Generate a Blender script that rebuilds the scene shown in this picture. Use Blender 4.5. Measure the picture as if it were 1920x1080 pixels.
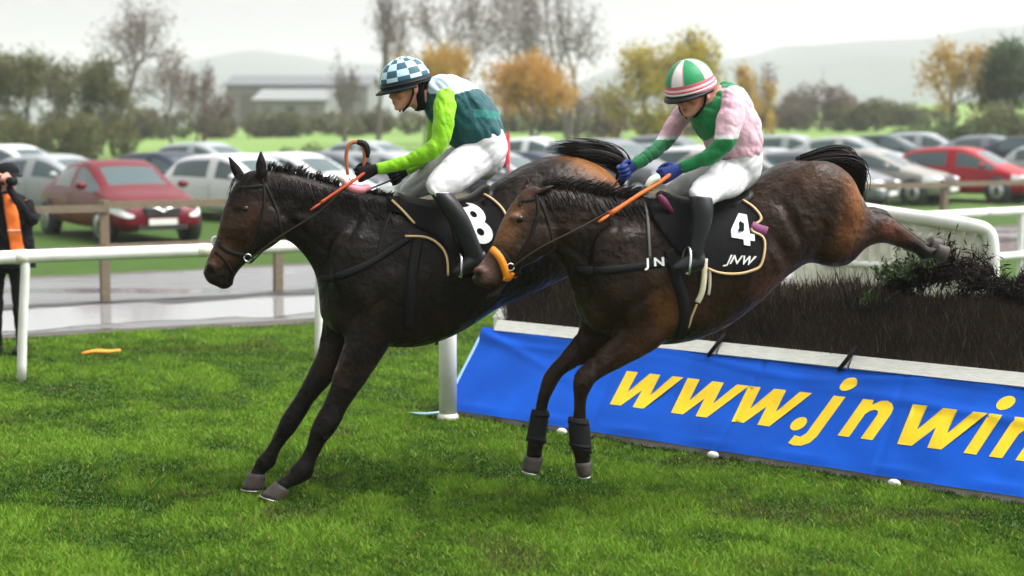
import bpy, bmesh, math, random
import numpy as np
from mathutils import Vector, Matrix, Euler
from mathutils.bvhtree import BVHTree
from mathutils import geometry as mgeo

for o in list(bpy.data.objects): bpy.data.objects.remove(o, do_unlink=True)
scene = bpy.context.scene
COL = scene.collection
R = math.radians
rng = np.random.default_rng(7)
random.seed(7)

# ------------------------------------------------------------------ camera
FPX = 3000.0                      # focal length in pixels of a 1920 wide picture
CAMH = 2.0
PITCH = math.atan(295.0 / FPX)
cam_data = bpy.data.cameras.new('camera')
cam_data.sensor_width = 36.0
cam_data.lens = 36.0 * FPX / 1920.0
cam_data.clip_start = 0.1
cam_data.clip_end = 9000.0
cam_data.dof.use_dof = True
cam_data.dof.focus_distance = 8.9
cam_data.dof.aperture_fstop = 1.6
cam = bpy.data.objects.new('camera', cam_data)
COL.objects.link(cam)
cam.location = (0, 0, CAMH)
cam.rotation_euler = (math.pi / 2 - PITCH, 0, 0)
scene.camera = cam

# ------------------------------------------------------------------ sky and sun (bright overcast)
SUN_EL, SUN_AZ = 58.0, 92.0
world = bpy.data.worlds.new('World')
scene.world = world
world.use_nodes = True
wn = world.node_tree.nodes; wl = world.node_tree.links
wn.clear()
w_out = wn.new('ShaderNodeOutputWorld')
w_bg = wn.new('ShaderNodeBackground')
w_sky = wn.new('ShaderNodeTexSky')
w_sky.sky_type = 'NISHITA'
w_sky.sun_disc = False
w_sky.sun_elevation = R(SUN_EL)
w_sky.sun_rotation = R(SUN_AZ)
w_sky.air_density = 1.0
w_sky.dust_density = 7.0
w_sky.ozone_density = 1.0
w_hsv = wn.new('ShaderNodeHueSaturation')
w_hsv.inputs['Saturation'].default_value = 0.01
w_hsv.inputs['Value'].default_value = 1.0
wl.new(w_sky.outputs[0], w_hsv.inputs['Color'])
wl.new(w_hsv.outputs[0], w_bg.inputs['Color'])
w_bg.inputs['Strength'].default_value = 0.15
wl.new(w_bg.outputs[0], w_out.inputs['Surface'])

sun_d = bpy.data.lights.new('sun', 'SUN')
sun_d.energy = 1.0
sun_d.angle = R(28)
sun_d.color = (1.0, 0.97, 0.93)
sun = bpy.data.objects.new('sun', sun_d)
COL.objects.link(sun)
_az, _el = R(SUN_AZ), R(SUN_EL)
_sd = Vector((math.sin(_az) * math.cos(_el), math.cos(_az) * math.cos(_el), math.sin(_el)))
sun.rotation_euler = _sd.to_track_quat('Z', 'Y').to_euler()

vs = scene.view_settings
vs.view_transform = 'Standard'
vs.look = 'None'
vs.gamma = 1.0
vs.use_curve_mapping = False
vs.exposure = 1.14
scene.render.engine = 'CYCLES'
cy = scene.cycles
cy.max_bounces = 5; cy.diffuse_bounces = 2; cy.glossy_bounces = 2; cy.transmission_bounces = 2; cy.volume_bounces = 1; cy.transparent_max_bounces = 4
scene.render.resolution_x, scene.render.resolution_y = 1024, 576

# ------------------------------------------------------------------ pixel rays (photograph pixels to real places)
_U = np.array([0, math.sin(PITCH), math.cos(PITCH)])
_F = np.array([0, math.cos(PITCH), -math.sin(PITCH)])
_O = np.array([0, 0, CAMH])
def ray(px, py):
    d = np.array([1.0, 0, 0]) * (px - 960) / FPX + _U * (540 - py) / FPX + _F
    return d
def ground_at(px, py, z=0.0):
    d = ray(px, py); t = (z - CAMH) / d[2]
    return _O + d * t
def depth_at(px, py, Y):
    d = ray(px, py); return _O + d * (Y / d[1])
class Frame:
    """upright plane of a moving horse: s runs to its tail, lat towards the camera side, z up"""
    def __init__(self, base, theta):
        self.b = np.array([base[0], base[1], 0.0]); self.th = theta
        self.u = np.array([math.cos(theta), math.sin(theta), 0]); self.n = np.array([math.sin(theta), -math.cos(theta), 0])
    def at(self, px, py, lat=0.0):
        d = ray(px, py)
        t = (lat - np.dot(_O - self.b, self.n)) / np.dot(d, self.n)
        P = _O + d * t - self.b
        return np.array([np.dot(P, self.u), -np.dot(P, self.n), P[2]])

# ------------------------------------------------------------------ object helpers
def thing(name, label, cat, loc=(0, 0, 0), rotz=0.0, group=None):
    o = bpy.data.objects.new(name, None); COL.objects.link(o)
    o.empty_display_size = 0.1
    o.location = loc; o.rotation_euler = (0, 0, rotz)
    o['label'] = label; o['category'] = cat
    if group: o['group'] = group
    return o
def tag(o, label=None, cat=None, group=None, kind=None):
    if label: o['label'] = label
    if cat: o['category'] = cat
    if group: o['group'] = group
    if kind: o['kind'] = kind
    return o
def mk(verts, faces, name='part', smooth=True):
    me = bpy.data.meshes.new(name)
    me.from_pydata([tuple(map(float, v)) for v in verts], [], [tuple(map(int, f)) for f in faces])
    if smooth: me.polygons.foreach_set('use_smooth', [True] * len(me.polygons))
    me.update()
    return me
def mk_np(V, F, name='part', smooth=False):
    """fast path, all faces with the same corner count"""
    V = np.asarray(V, dtype=np.float32); F = np.asarray(F, dtype=np.int32)
    me = bpy.data.meshes.new(name)
    n, k = F.shape
    me.vertices.add(len(V)); me.vertices.foreach_set('co', V.ravel())
    me.loops.add(n * k); me.loops.foreach_set('vertex_index', F.ravel())
    me.polygons.add(n)
    me.polygons.foreach_set('loop_start', np.arange(0, n * k, k, dtype=np.int32))
    if smooth: me.polygons.foreach_set('use_smooth', np.ones(n, dtype=bool))
    me.update(calc_edges=True)
    return me
def link(name, me, m, parent=None, loc=None):
    o = bpy.data.objects.new(name, me); COL.objects.link(o)
    if m is not None and len(me.materials) == 0: me.materials.append(m)
    if parent is not None: o.parent = parent
    if loc is not None: o.location = loc
    return o
def join_geo(parts):
    V, F, n = [], [], 0
    for v, f in parts:
        V += [tuple(p) for p in v]; F += [tuple(i + n for i in q) for q in f]; n += len(v)
    return V, F
def set_col(me, cols, name='Col'):
    a = me.color_attributes.new(name, 'FLOAT_COLOR', 'POINT')
    c = np.ones((len(me.vertices), 4), dtype=np.float32); c[:, :3] = cols
    a.data.foreach_set('color', c.ravel())
def get_co(me):
    a = np.empty(len(me.vertices) * 3, dtype=np.float32); me.vertices.foreach_get('co', a); return a.reshape(-1, 3)
def get_no(me):
    a = np.empty(len(me.vertices) * 3, dtype=np.float32); me.vertices.foreach_get('normal', a); return a.reshape(-1, 3)

# ------------------------------------------------------------------ numpy value noise
_perm = np.random.default_rng(3).random(4096)
def vnoise(x, y, z=0.0):
    x, y = np.asarray(x, float), np.asarray(y, float); z = np.broadcast_to(np.asarray(z, float), x.shape)
    xi, yi, zi = np.floor(x).astype(int), np.floor(y).astype(int), np.floor(z).astype(int)
    fx, fy, fz = x - xi, y - yi, z - zi
    fx, fy, fz = [f * f * (3 - 2 * f) for f in (fx, fy, fz)]
    h = lambda a, b, c: _perm[(a * 374761 + b * 668265 + c * 982451 + (a * b) * 31) & 4095]
    r = 0
    for dx in (0, 1):
        for dy in (0, 1):
            for dz in (0, 1):
                w = (fx if dx else 1 - fx) * (fy if dy else 1 - fy) * (fz if dz else 1 - fz)
                r = r + w * h(xi + dx, yi + dy, zi + dz)
    return r

# ------------------------------------------------------------------ materials
def mat(name, col=(.5, .5, .5), rough=.6, metal=0.0, spec=.5, var=0.0, vscale=20.0, bump=0.0, bscale=60.0,
        attr=None, sheen=0.0, coat=0.0, trans=0.0, alpha=1.0, dark=None, stretch=None, detail=4.0, sub=0.0, translucent=0.0):
    m = bpy.data.materials.new(name); m.use_nodes = True
    nt = m.node_tree; N, L = nt.nodes, nt.links
    b = N['Principled BSDF']
    b.inputs['Base Color'].default_value = (*col, 1)
    b.inputs['Roughness'].default_value = rough
    b.inputs['Metallic'].default_value = metal
    b.inputs['Specular IOR Level'].default_value = spec
    b.inputs['Sheen Weight'].default_value = sheen
    b.inputs['Coat Weight'].default_value = coat
    b.inputs['Transmission Weight'].default_value = trans
    b.inputs['Alpha'].default_value = alpha
    if sub:
        b.inputs['Subsurface Weight'].default_value = sub
        b.inputs['Subsurface Radius'].default_value = (.02, .008, .004)
    tc = N.new('ShaderNodeTexCoord'); src = tc.outputs['Object']
    if stretch:
        mp = N.new('ShaderNodeMapping'); mp.inputs['Scale'].default_value = stretch
        L.new(src, mp.inputs['Vector']); src = mp.outputs[0]
    base = None
    if attr:
        at = N.new('ShaderNodeAttribute'); at.attribute_name = attr; base = at.outputs['Color']
    if var > 0:
        nz = N.new('ShaderNodeTexNoise'); nz.inputs['Scale'].default_value = vscale; nz.inputs['Detail'].default_value = detail
        L.new(src, nz.inputs['Vector'])
        rp = N.new('ShaderNodeMapRange'); rp.inputs['From Min'].default_value = .25; rp.inputs['From Max'].default_value = .75
        L.new(nz.outputs['Fac'], rp.inputs['Value'])
        mx = N.new('ShaderNodeMix'); mx.data_type = 'RGBA'; mx.blend_type = 'MIX'
        L.new(rp.outputs[0], mx.inputs['Factor'])
        if base is not None:
            m1 = N.new('ShaderNodeMix'); m1.data_type = 'RGBA'; m1.blend_type = 'MULTIPLY'; m1.inputs['Factor'].default_value = 1
            L.new(base, m1.inputs['A']); m1.inputs['B'].default_value = (1 - var, 1 - var, 1 - var, 1)
            m2 = N.new('ShaderNodeMix'); m2.data_type = 'RGBA'; m2.blend_type = 'MULTIPLY'; m2.inputs['Factor'].default_value = 1
            L.new(base, m2.inputs['A']); m2.inputs['B'].default_value = (1 + var, 1 + var, 1 + var, 1)
            m2.clamp_result = False
            L.new(m1.outputs['Result'], mx.inputs['A']); L.new(m2.outputs['Result'], mx.inputs['B'])
        else:
            dk = dark if dark else tuple(c * (1 - var) for c in col)
            mx.inputs['A'].default_value = (*dk, 1)
            mx.inputs['B'].default_value = (*[min(1, c * (1 + var)) for c in col], 1)
        base = mx.outputs['Result']
    if base is not None: L.new(base, b.inputs['Base Color'])
    if bump > 0:
        n2 = N.new('ShaderNodeTexNoise'); n2.inputs['Scale'].default_value = bscale; n2.inputs['Detail'].default_value = 5
        L.new(src, n2.inputs['Vector'])
        bp = N.new('ShaderNodeBump'); bp.inputs['Strength'].default_value = 1.0; bp.inputs['Distance'].default_value = bump
        L.new(n2.outputs['Fac'], bp.inputs['Height']); L.new(bp.outputs[0], b.inputs['Normal'])
    if translucent > 0:
        tr = N.new('ShaderNodeBsdfTranslucent'); ms = N.new('ShaderNodeMixShader'); ms.inputs[0].default_value = translucent
        if base is not None: L.new(base, tr.inputs['Color'])
        else: tr.inputs['Color'].default_value = (*col, 1)
        L.new(b.outputs[0], ms.inputs[1]); L.new(tr.outputs[0], ms.inputs[2]); L.new(ms.outputs[0], N['Material Output'].inputs['Surface'])
    return m

# ------------------------------------------------------------------ shape helpers
def catmull(P, sub):
    P = np.asarray(P, float); n = len(P); out = []
    if sub <= 1: return P
    for i in range(n - 1):
        p0 = P[i - 1] if i > 0 else 2 * P[0] - P[1]; p1, p2 = P[i], P[i + 1]
        p3 = P[i + 2] if i + 2 < n else 2 * P[n - 1] - P[n - 2]
        for k in range(sub):
            t = k / sub
            out.append(.5 * ((2 * p1) + (-p0 + p2) * t + (2 * p0 - 5 * p1 + 4 * p2 - p3) * t * t + (-p0 + 3 * p1 - 3 * p2 + p3) * t ** 3))
    out.append(P[-1]); return np.array(out)
def ringmesh(rings, cap=True):
    m = len(rings[0]); V = [p for r in rings for p in r]; F = []
    for i in range(len(rings) - 1):
        for j in range(m):
            k = (j + 1) % m
            F.append((i * m + j, i * m + k, (i + 1) * m + k, (i + 1) * m + j))
    if cap:
        F.append(tuple(range(m - 1, -1, -1))); F.append(tuple((len(rings) - 1) * m + j for j in range(m)))
    return V, F
def loft(rings, n=18, sub=3, lat=(0, 1, 0), sq=1.0):
    """rings: rows (A, B, half width); A and B are opposite outline points"""
    D = np.array([list(a) + list(b) + [w] for a, b, w in rings]); D = catmull(D, sub)
    lat = np.array(lat, float); out = []
    for r in D:
        A, B, w = r[:3], r[3:6], max(r[6], .001); c = (A + B) / 2; a = (A - B) / 2
        ring = []
        for j in range(n):
            t = 2 * math.pi * j / n; ct, st = math.cos(t), math.sin(t)
            ct = math.copysign(abs(ct) ** sq, ct); st = math.copysign(abs(st) ** sq, st)
            ring.append(c + a * ct + lat * w * st)
        out.append(ring)
    return ringmesh(out)
def tube(pts, rad, n=8, sub=1, flat=None, cap=True):
    pts = np.asarray(pts, float)
    rad = np.full(len(pts), rad, float) if np.isscalar(rad) else np.asarray(rad, float)
    D = catmull(np.column_stack([pts, rad]), sub); P, r = D[:, :3], np.maximum(D[:, 3], .0005)
    rings = []; up = None
    for i in range(len(P)):
        t = P[min(i + 1, len(P) - 1)] - P[max(i - 1, 0)]; t = t / (np.linalg.norm(t) + 1e-9)
        if up is None:
            up = np.array([0, 0, 1.0]) if abs(t[2]) < .9 else np.array([1.0, 0, 0])
        a = np.cross(t, up); a /= np.linalg.norm(a) + 1e-9; b = np.cross(a, t); up = b
        ra, rb = (r[i], r[i]) if flat is None else (r[i], r[i] * flat)
        rings.append([P[i] + a * ra * math.cos(2 * math.pi * j / n) + b * rb * math.sin(2 * math.pi * j / n) for j in range(n)])
    return ringmesh(rings, cap)
def box(c, s, rot=None):
    c = np.array(c, float); s = np.array(s, float) / 2
    V = [np.array([x, y, z]) * s for x in (-1, 1) for y in (-1, 1) for z in (-1, 1)]
    if rot is not None:
        M = np.array(Euler(rot).to_matrix()); V = [M @ v for v in V]
    V = [v + c for v in V]
    return V, [(0, 1, 3, 2), (4, 6, 7, 5), (0, 4, 5, 1), (2, 3, 7, 6), (0, 2, 6, 4), (1, 5, 7, 3)]
def ellipsoid(c, r, nu=16, nv=10, M=None):
    V, F = [], []
    for i in range(1, nv):
        ph = math.pi * i / nv
        for j in range(nu):
            th = 2 * math.pi * j / nu
            V.append(np.array([math.sin(ph) * math.cos(th) * r[0], math.sin(ph) * math.sin(th) * r[1], math.cos(ph) * r[2]]))
    V.append(np.array([0, 0, r[2]])); V.append(np.array([0, 0, -r[2]]))
    for i in range(nv - 2):
        for j in range(nu):
            k = (j + 1) % nu; F.append((i * nu + j, (i + 1) * nu + j, (i + 1) * nu + k, i * nu + k))
    T, B = len(V) - 2, len(V) - 1
    for j in range(nu):
        k = (j + 1) % nu; F.append((T, j, k)); F.append((B, (nv - 2) * nu + k, (nv - 2) * nu + j))
    if M is not None: V = [M @ v for v in V]
    return [v + np.array(c) for v in V], F
def xf(geo, M, t):
    return [M @ np.asarray(v) + np.asarray(t) for v in geo[0]], geo[1]
def remesh(parts, voxel, smooth=6, fac=.5):
    V, F = join_geo(parts); me = mk(V, F, 'tmp', False)
    ob = bpy.data.objects.new('tmp', me); COL.objects.link(ob)
    bmx = bmesh.new(); bmx.from_mesh(me); bmesh.ops.recalc_face_normals(bmx, faces=bmx.faces); bmx.to_mesh(me); bmx.free()
    md = ob.modifiers.new('r', 'REMESH'); md.mode = 'VOXEL'; md.voxel_size = voxel; md.use_smooth_shade = True
    if smooth:
        sm = ob.modifiers.new('s', 'SMOOTH'); sm.factor = fac; sm.iterations = smooth
    dg = bpy.context.evaluated_depsgraph_get(); dg.update()
    out = bpy.data.meshes.new_from_object(ob.evaluated_get(dg))
    bpy.data.objects.remove(ob, do_unlink=True); bpy.data.meshes.remove(me)
    return out
def relax(me, wfun, it=30, fac=.5, taubin=True):
    co = get_co(me).astype(np.float64); n = len(co); e = np.empty(len(me.edges) * 2, dtype=np.int32); me.edges.foreach_get('vertices', e); e = e.reshape(-1, 2)
    i, j = np.concatenate([e[:, 0], e[:, 1]]), np.concatenate([e[:, 1], e[:, 0]]); deg = np.bincount(i, minlength=n)[:, None]
    w = wfun(co)[:, None] * fac
    for k in range(it):
        av = np.stack([np.bincount(i, co[j, c], n) for c in range(3)], 1) / np.maximum(deg, 1)
        f = 1.0 if k % 2 == 0 or not taubin else -.93          # Taubin: keeps the volume
        co = co + (av - co) * w * f
    me.vertices.foreach_set('co', co.astype(np.float32).ravel()); me.update(); return me
def subsurf_eval(me, levels=2):
    ob = bpy.data.objects.new('tmp', me); COL.objects.link(ob)
    sd = ob.modifiers.new('s', 'SUBSURF'); sd.levels = levels; sd.render_levels = levels
    dg = bpy.context.evaluated_depsgraph_get(); dg.update()
    out = bpy.data.meshes.new_from_object(ob.evaluated_get(dg))
    bpy.data.objects.remove(ob, do_unlink=True)
    return out
def text_geo(s, size=1.0, shear=0.0, offset=0.0):
    cu = bpy.data.curves.new('t', 'FONT'); cu.body = s; cu.size = size; cu.shear = shear; cu.offset = offset
    cu.resolution_u = 4
    ob = bpy.data.objects.new('t', cu); COL.objects.link(ob)
    dg = bpy.context.evaluated_depsgraph_get(); dg.update()
    me = bpy.data.meshes.new_from_object(ob.evaluated_get(dg))
    V = [np.array(v.co) for v in me.vertices]; F = [tuple(p.vertices) for p in me.polygons]
    bpy.data.objects.remove(ob, do_unlink=True); bpy.data.meshes.remove(me); bpy.data.curves.remove(cu)
    return V, F
def deep_copy(root, loc, rotz, label, group=None):
    r = root.copy(); COL.objects.link(r); r.location = loc; r.rotation_euler = (0, 0, rotz); r['label'] = label
    if group: r['group'] = group
    for ch in list(root.children):
        c = ch.copy(); COL.objects.link(c); c.parent = r
        for g in list(ch.children):
            d = g.copy(); COL.objects.link(d); d.parent = c
    return r
# ================================================================== ground, road, hills
def gz(x, y):
    x, y = np.asarray(x, float), np.asarray(y, float)
    t = np.clip((y - 42) / 108, 0, 1.6)
    xx = np.clip(x, -90, 90)
    return t * (2.4 + .019 * xx)
M_ground = mat('turf_soil', (.040, .095, .010), .9, var=.35, vscale=1.3, bump=.02, bscale=9)
M_field = mat('field_grass', (.10, .19, .035), .95, var=.22, vscale=.35, bump=.03, bscale=3)
M_mud = mat('muddy_edge', (.075, .062, .048), .6, var=.4, vscale=5, bump=.03, bscale=14)
def wet_road():
    m = bpy.data.materials.new('wet_track'); m.use_nodes = True; N, L = m.node_tree.nodes, m.node_tree.links
    b = N['Principled BSDF']
    tc = N.new('ShaderNodeTexCoord'); mp = N.new('ShaderNodeMapping'); mp.inputs['Rotation'].default_value = (0, 0, R(-30)); mp.inputs['Scale'].default_value = (.16, 1.1, 1)
    L.new(tc.outputs['Object'], mp.inputs[0])
    nz = N.new('ShaderNodeTexNoise'); nz.inputs['Scale'].default_value = 1.0; nz.inputs['Detail'].default_value = 6
    L.new(mp.outputs[0], nz.inputs['Vector'])
    cr = N.new('ShaderNodeValToRGB'); cr.color_ramp.elements[0].position = .46; cr.color_ramp.elements[1].position = .6
    L.new(nz.outputs['Fac'], cr.inputs[0])
    mx = N.new('ShaderNodeMix'); mx.data_type = 'RGBA'; mx.inputs['A'].default_value = (.14, .14, .142, 1); mx.inputs['B'].default_value = (.075, .075, .076, 1)
    L.new(cr.outputs[0], mx.inputs['Factor']); L.new(mx.outputs['Result'], b.inputs['Base Color'])
    mr = N.new('ShaderNodeMapRange'); mr.inputs['To Min'].default_value = .38; mr.inputs['To Max'].default_value = .06
    L.new(cr.outputs[0], mr.inputs[0]); L.new(mr.outputs[0], b.inputs['Roughness'])
    n2 = N.new('ShaderNodeTexNoise'); n2.inputs['Scale'].default_value = 8; L.new(tc.outputs['Object'], n2.inputs['Vector'])
    bp = N.new('ShaderNodeBump'); bp.inputs['Distance'].default_value = .006; L.new(n2.outputs['Fac'], bp.inputs['Height']); L.new(bp.outputs[0], b.inputs['Normal'])
    b.inputs['Specular IOR Level'].default_value = .6
    return m
M_road = wet_road()
M_ridge = mat('wet_mud_ridge', (.035, .034, .034), .5, var=.5, vscale=6, bump=.03, bscale=14)

xs = np.concatenate([np.linspace(-2600, -80, 22), np.linspace(-70, 70, 141), np.linspace(80, 2600, 22)])
ys = np.concatenate([np.linspace(-40, 4, 6), np.linspace(5, 60, 56), np.linspace(64, 240, 40), np.linspace(260, 3000, 30)])
gx, gy = np.meshgrid(xs, ys)
gv = np.stack([gx, gy, gz(gx, gy)], -1).reshape(-1, 3)
nx, ny = len(xs), len(ys)
ii = (np.arange(ny - 1)[:, None] * nx + np.arange(nx - 1)[None, :]).ravel()
gf = np.stack([ii, ii + 1, ii + nx + 1, ii + nx], -1)
g = link('ground', mk_np(gv, gf, smooth=True), None)
m = bpy.data.materials.new('grassland'); m.use_nodes = True; N, L = m.node_tree.nodes, m.node_tree.links
b = N['Principled BSDF']; b.inputs['Roughness'].default_value = .95; b.inputs['Specular IOR Level'].default_value = .15
ge = N.new('ShaderNodeNewGeometry'); sx = N.new('ShaderNodeSeparateXYZ'); L.new(ge.outputs['Position'], sx.inputs[0])
mr = N.new('ShaderNodeMapRange'); mr.inputs['From Min'].default_value = 36; mr.inputs['From Max'].default_value = 62; L.new(sx.outputs['Y'], mr.inputs[0])
nz = N.new('ShaderNodeTexNoise'); nz.inputs['Scale'].default_value = 2.2; nz.inputs['Detail'].default_value = 8; L.new(ge.outputs['Position'], nz.inputs['Vector'])
nz2 = N.new('ShaderNodeTexNoise'); nz2.inputs['Scale'].default_value = .06; nz2.inputs['Detail'].default_value = 4; L.new(ge.outputs['Position'], nz2.inputs['Vector'])
c1 = N.new('ShaderNodeMix'); c1.data_type = 'RGBA'; c1.inputs['A'].default_value = (.026, .062, .008, 1); c1.inputs['B'].default_value = (.055, .105, .016, 1); L.new(nz.outputs['Fac'], c1.inputs['Factor'])
c2 = N.new('ShaderNodeMix'); c2.data_type = 'RGBA'; c2.inputs['A'].default_value = (.135, .218, .058, 1); c2.inputs['B'].default_value = (.185, .290, .080, 1); L.new(nz2.outputs['Fac'], c2.inputs['Factor'])
c3 = N.new('ShaderNodeMix'); c3.data_type = 'RGBA'; L.new(mr.outputs[0], c3.inputs['Factor']); L.new(c1.outputs['Result'], c3.inputs['A']); L.new(c2.outputs['Result'], c3.inputs['B'])
L.new(c3.outputs['Result'], b.inputs['Base Color'])
bp = N.new('ShaderNodeBump'); bp.inputs['Distance'].default_value = .05; L.new(nz.outputs['Fac'], bp.inputs['Height']); L.new(bp.outputs[0], b.inputs['Normal'])
g.data.materials.append(m)
tag(g, kind='structure')

def strip(name, near, far, m, z, jitter=0.0, sub=10):
    A, B = catmull([(*p, 0) for p in near], sub), catmull([(*p, 0) for p in far], sub)
    k = len(A); nrow = 5; V, F = [], []
    for i in range(k):
        for r in range(nrow):
            p = A[i] * (1 - r / (nrow - 1)) + B[i] * r / (nrow - 1)
            j = jitter * (vnoise(p[0] * 2.3, p[1] * 2.3) - .5) * 2 if r in (0, nrow - 1) else 0
            V.append((p[0], p[1] + j, float(gz(p[0], p[1])) + z))
    for i in range(k - 1):
        for r in range(nrow - 1):
            F.append((i * nrow + r, (i + 1) * nrow + r, (i + 1) * nrow + r + 1, i * nrow + r + 1))
    return tag(link(name, mk(V, F), m), kind='structure')
ROAD_N = [(-16, 10.6), (-9, 13.6), (-4.7, 15.7), (-2.04, 17.0), (3.2, 20.6), (8.4, 26.0), (15, 33)]
ROAD_F = [(-19, 15.5), (-11, 19.2), (-6.4, 21.6), (-3.8, 23.2), (3.5, 27.8), (10.9, 33.8), (18, 41)]
strip('muddy_verge', [(x, y - .38) for x, y in ROAD_N], [(x, y + .45) for x, y in ROAD_F], M_mud, .005, .22, 14)
strip('track', ROAD_N, ROAD_F, M_road, .010, .06)
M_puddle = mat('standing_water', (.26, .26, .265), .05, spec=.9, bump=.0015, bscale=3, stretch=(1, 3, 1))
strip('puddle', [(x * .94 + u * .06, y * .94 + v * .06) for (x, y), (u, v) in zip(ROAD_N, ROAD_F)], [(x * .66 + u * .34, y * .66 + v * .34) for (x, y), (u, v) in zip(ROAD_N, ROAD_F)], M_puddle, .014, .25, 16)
strip('muddy_ridge', [(x * .6 + u * .4, y * .6 + v * .4 - .12) for (x, y), (u, v) in zip(ROAD_N, ROAD_F)], [(x * .6 + u * .4, y * .6 + v * .4 + .35) for (x, y), (u, v) in zip(ROAD_N, ROAD_F)], M_ridge, .018, .35, 16)

# far hills: ridge sheets with real depth
M_hill = mat('hill_fields', (.045, .066, .060), .95, var=.35, vscale=.006, detail=3)
def hill(x0, x1, y0, y1, prof, seed):
    nx, ny = 70, 26
    X, T = np.meshgrid(np.linspace(x0, x1, nx), np.linspace(0, 1, ny))
    Y = y0 + (y1 - y0) * T
    Hh = np.interp(X, [p[0] for p in prof], [p[1] for p in prof])
    Hh = Hh + (vnoise(X / 60 + seed, X * 0 + 1) - .5) * 7 + (vnoise(X / 22 + seed, X * 0 + 5) - .5) * 4
    Z = Hh * np.sin(np.clip(T, 0, 1) * math.pi / 2) ** 1.3 + (vnoise(X / 90, Y / 90) - .5) * 5 * T
    Z = np.maximum(Z, 0) - 1 + 3.4 * (1 - T)
    V = np.stack([X, Y, Z], -1).reshape(-1, 3)
    ii = (np.arange(ny - 1)[:, None] * nx + np.arange(nx - 1)[None, :]).ravel()
    o = link('hills', mk_np(V, np.stack([ii, ii + 1, ii + nx + 1, ii + nx], -1), smooth=True), M_hill)
    return tag(o, kind='structure')
hill(-250, 1100, 650, 1500, [(-250, 5), (0, 20), (90, 58), (200, 69), (300, 80), (420, 92), (520, 100), (800, 110), (1100, 90)], 3)
hill(-900, 60, 900, 1800, [(-900, 20), (-500, 55), (-260, 84), (-150, 74), (0, 40), (60, 10)], 9)

# ------------------------------------------------------------------ turf blades in front (uncountable: one object)
NB = 520000
yy = 6.3 * (17.2 / 6.3) ** rng.random(NB)
xx = (rng.random(NB) - .5) * (.86 * yy + 1.0)
edge = np.interp(xx, [p[0] for p in ROAD_N], [p[1] for p in ROAD_N]) - .30 + (vnoise(xx * 2.3, yy * 0) - .5) * .5
keep = yy < edge
patch = vnoise(xx * 3.2 + yy, yy * 2.6) * .5 + vnoise(xx * 7.5 + 9, yy * 6.1 + xx) * .32 + vnoise(xx * 17, yy * 12) * .24
big = vnoise(xx * .7 + 4, yy * .9 + 2)
keep &= rng.random(NB) < (.45 + .75 * patch)
xx, yy, patch, big = xx[keep], yy[keep], patch[keep], big[keep]; n = len(xx)
h = (.014 + .032 * patch ** 1.5) * (.7 + .6 * rng.random(n)); w = .0032 + .0036 * rng.random(n) + yy * .00028
a = rng.random(n) * 2 * math.pi; ln = rng.normal(0, .6, (n, 2)) * h[:, None]
z0 = np.full(n, -.002)
P0 = np.stack([xx - np.cos(a) * w, yy - np.sin(a) * w, z0], -1); P1 = np.stack([xx + np.cos(a) * w, yy + np.sin(a) * w, z0], -1)
P2 = np.stack([xx + ln[:, 0], yy + ln[:, 1], z0 + h], -1)
V = np.stack([P0, P1, P2], 1).reshape(-1, 3); F = np.arange(3 * n).reshape(-1, 3)
me = mk_np(V, F)
tone = np.clip(.5 + 2.1 * (patch - .47) + .6 * (big - .5) + rng.normal(0, .14, n), 0, 1)[:, None]
ca, cb, cd = np.array([.028, .076, .006]), np.array([.155, .285, .026]), np.array([.24, .22, .06])
cc = ca * (1 - tone) + cb * tone
dry = (rng.random(n) < .04)[:, None]; cc = np.where(dry, cd, cc)
mud = np.clip((vnoise(xx * 1.7 + 31, yy * 2.2 + 7) - .79) * 9, 0, 1) * (rng.random(n) < .6)
cc = cc * (1 - .75 * mud[:, None]) + np.array([.075, .055, .030]) * .75 * mud[:, None]
set_col(me, np.repeat(cc, 3, 0))
M_blade = mat('grass_blade', attr='Col', rough=.7, spec=.12, translucent=.35)
gr = link('grass', me, M_blade)
tag(gr, 'short bright green racecourse turf', 'grass', kind='stuff')
# ================================================================== steeplechase fence, banner, rails
M_white = mat('white_plastic', (.72, .73, .70), .42, spec=.3, var=.10, vscale=5, dark=(.60, .60, .55))
M_whitedirty = mat('grubby_white_plastic', (.66, .655, .59), .5, var=.18, vscale=9, dark=(.40, .38, .28))
M_plank = mat('painted_plank', (.80, .79, .73), .6, var=.14, vscale=14, stretch=(1, 8, 8), bump=.003, bscale=40)
M_black = mat('black_strap', (.010, .010, .011), .65, spec=.12)
FL = ground_at(835, 779); FRp = ground_at(1920, 949)
fd = FRp - FL; fd /= np.linalg.norm(fd); fn = np.array([-fd[1], fd[0], 0])       # along the fence, back into the fence
if fn[1] < 0: fn = -fn
FTH = math.atan2(fd[1], fd[0])
FLEN = 6.6
# slanted board: (t along, v up the slope)
BZ, BB = .53, .44
def board(t, v, out=0.0):
    slope = np.array([0, BB, BZ]); slope /= np.linalg.norm(slope); nrm = np.array([0, -BZ, BB]) / math.hypot(BZ, BB)
    return np.array([t, 0, .035]) + slope * v + nrm * out
BV = math.hypot(BZ, BB)
def board_tv(px, py):
    c, s = math.cos(FTH), math.sin(FTH)
    d = ray(px, py); Ml = lambda p: np.array([c * p[0] + s * p[1], -s * p[0] + c * p[1], p[2]])
    o, dd = Ml(_O - FL), Ml(d)
    nrm = np.array([0, -BZ, BB]); p0 = np.array([0, 0, .035])
    t = np.dot(p0 - o, nrm) / np.dot(dd, nrm); P = o + dd * t
    return P[0], np.dot(P - p0, np.array([0, BB, BZ]) / BV)
M_banner = mat('blue_vinyl', (.005, .088, .53), .5, var=.16, vscale=3.0, bump=.006, bscale=5, spec=.12)
M_yellow = mat('yellow_print', (.88, .60, .008), .5, var=.06, vscale=12)
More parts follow.
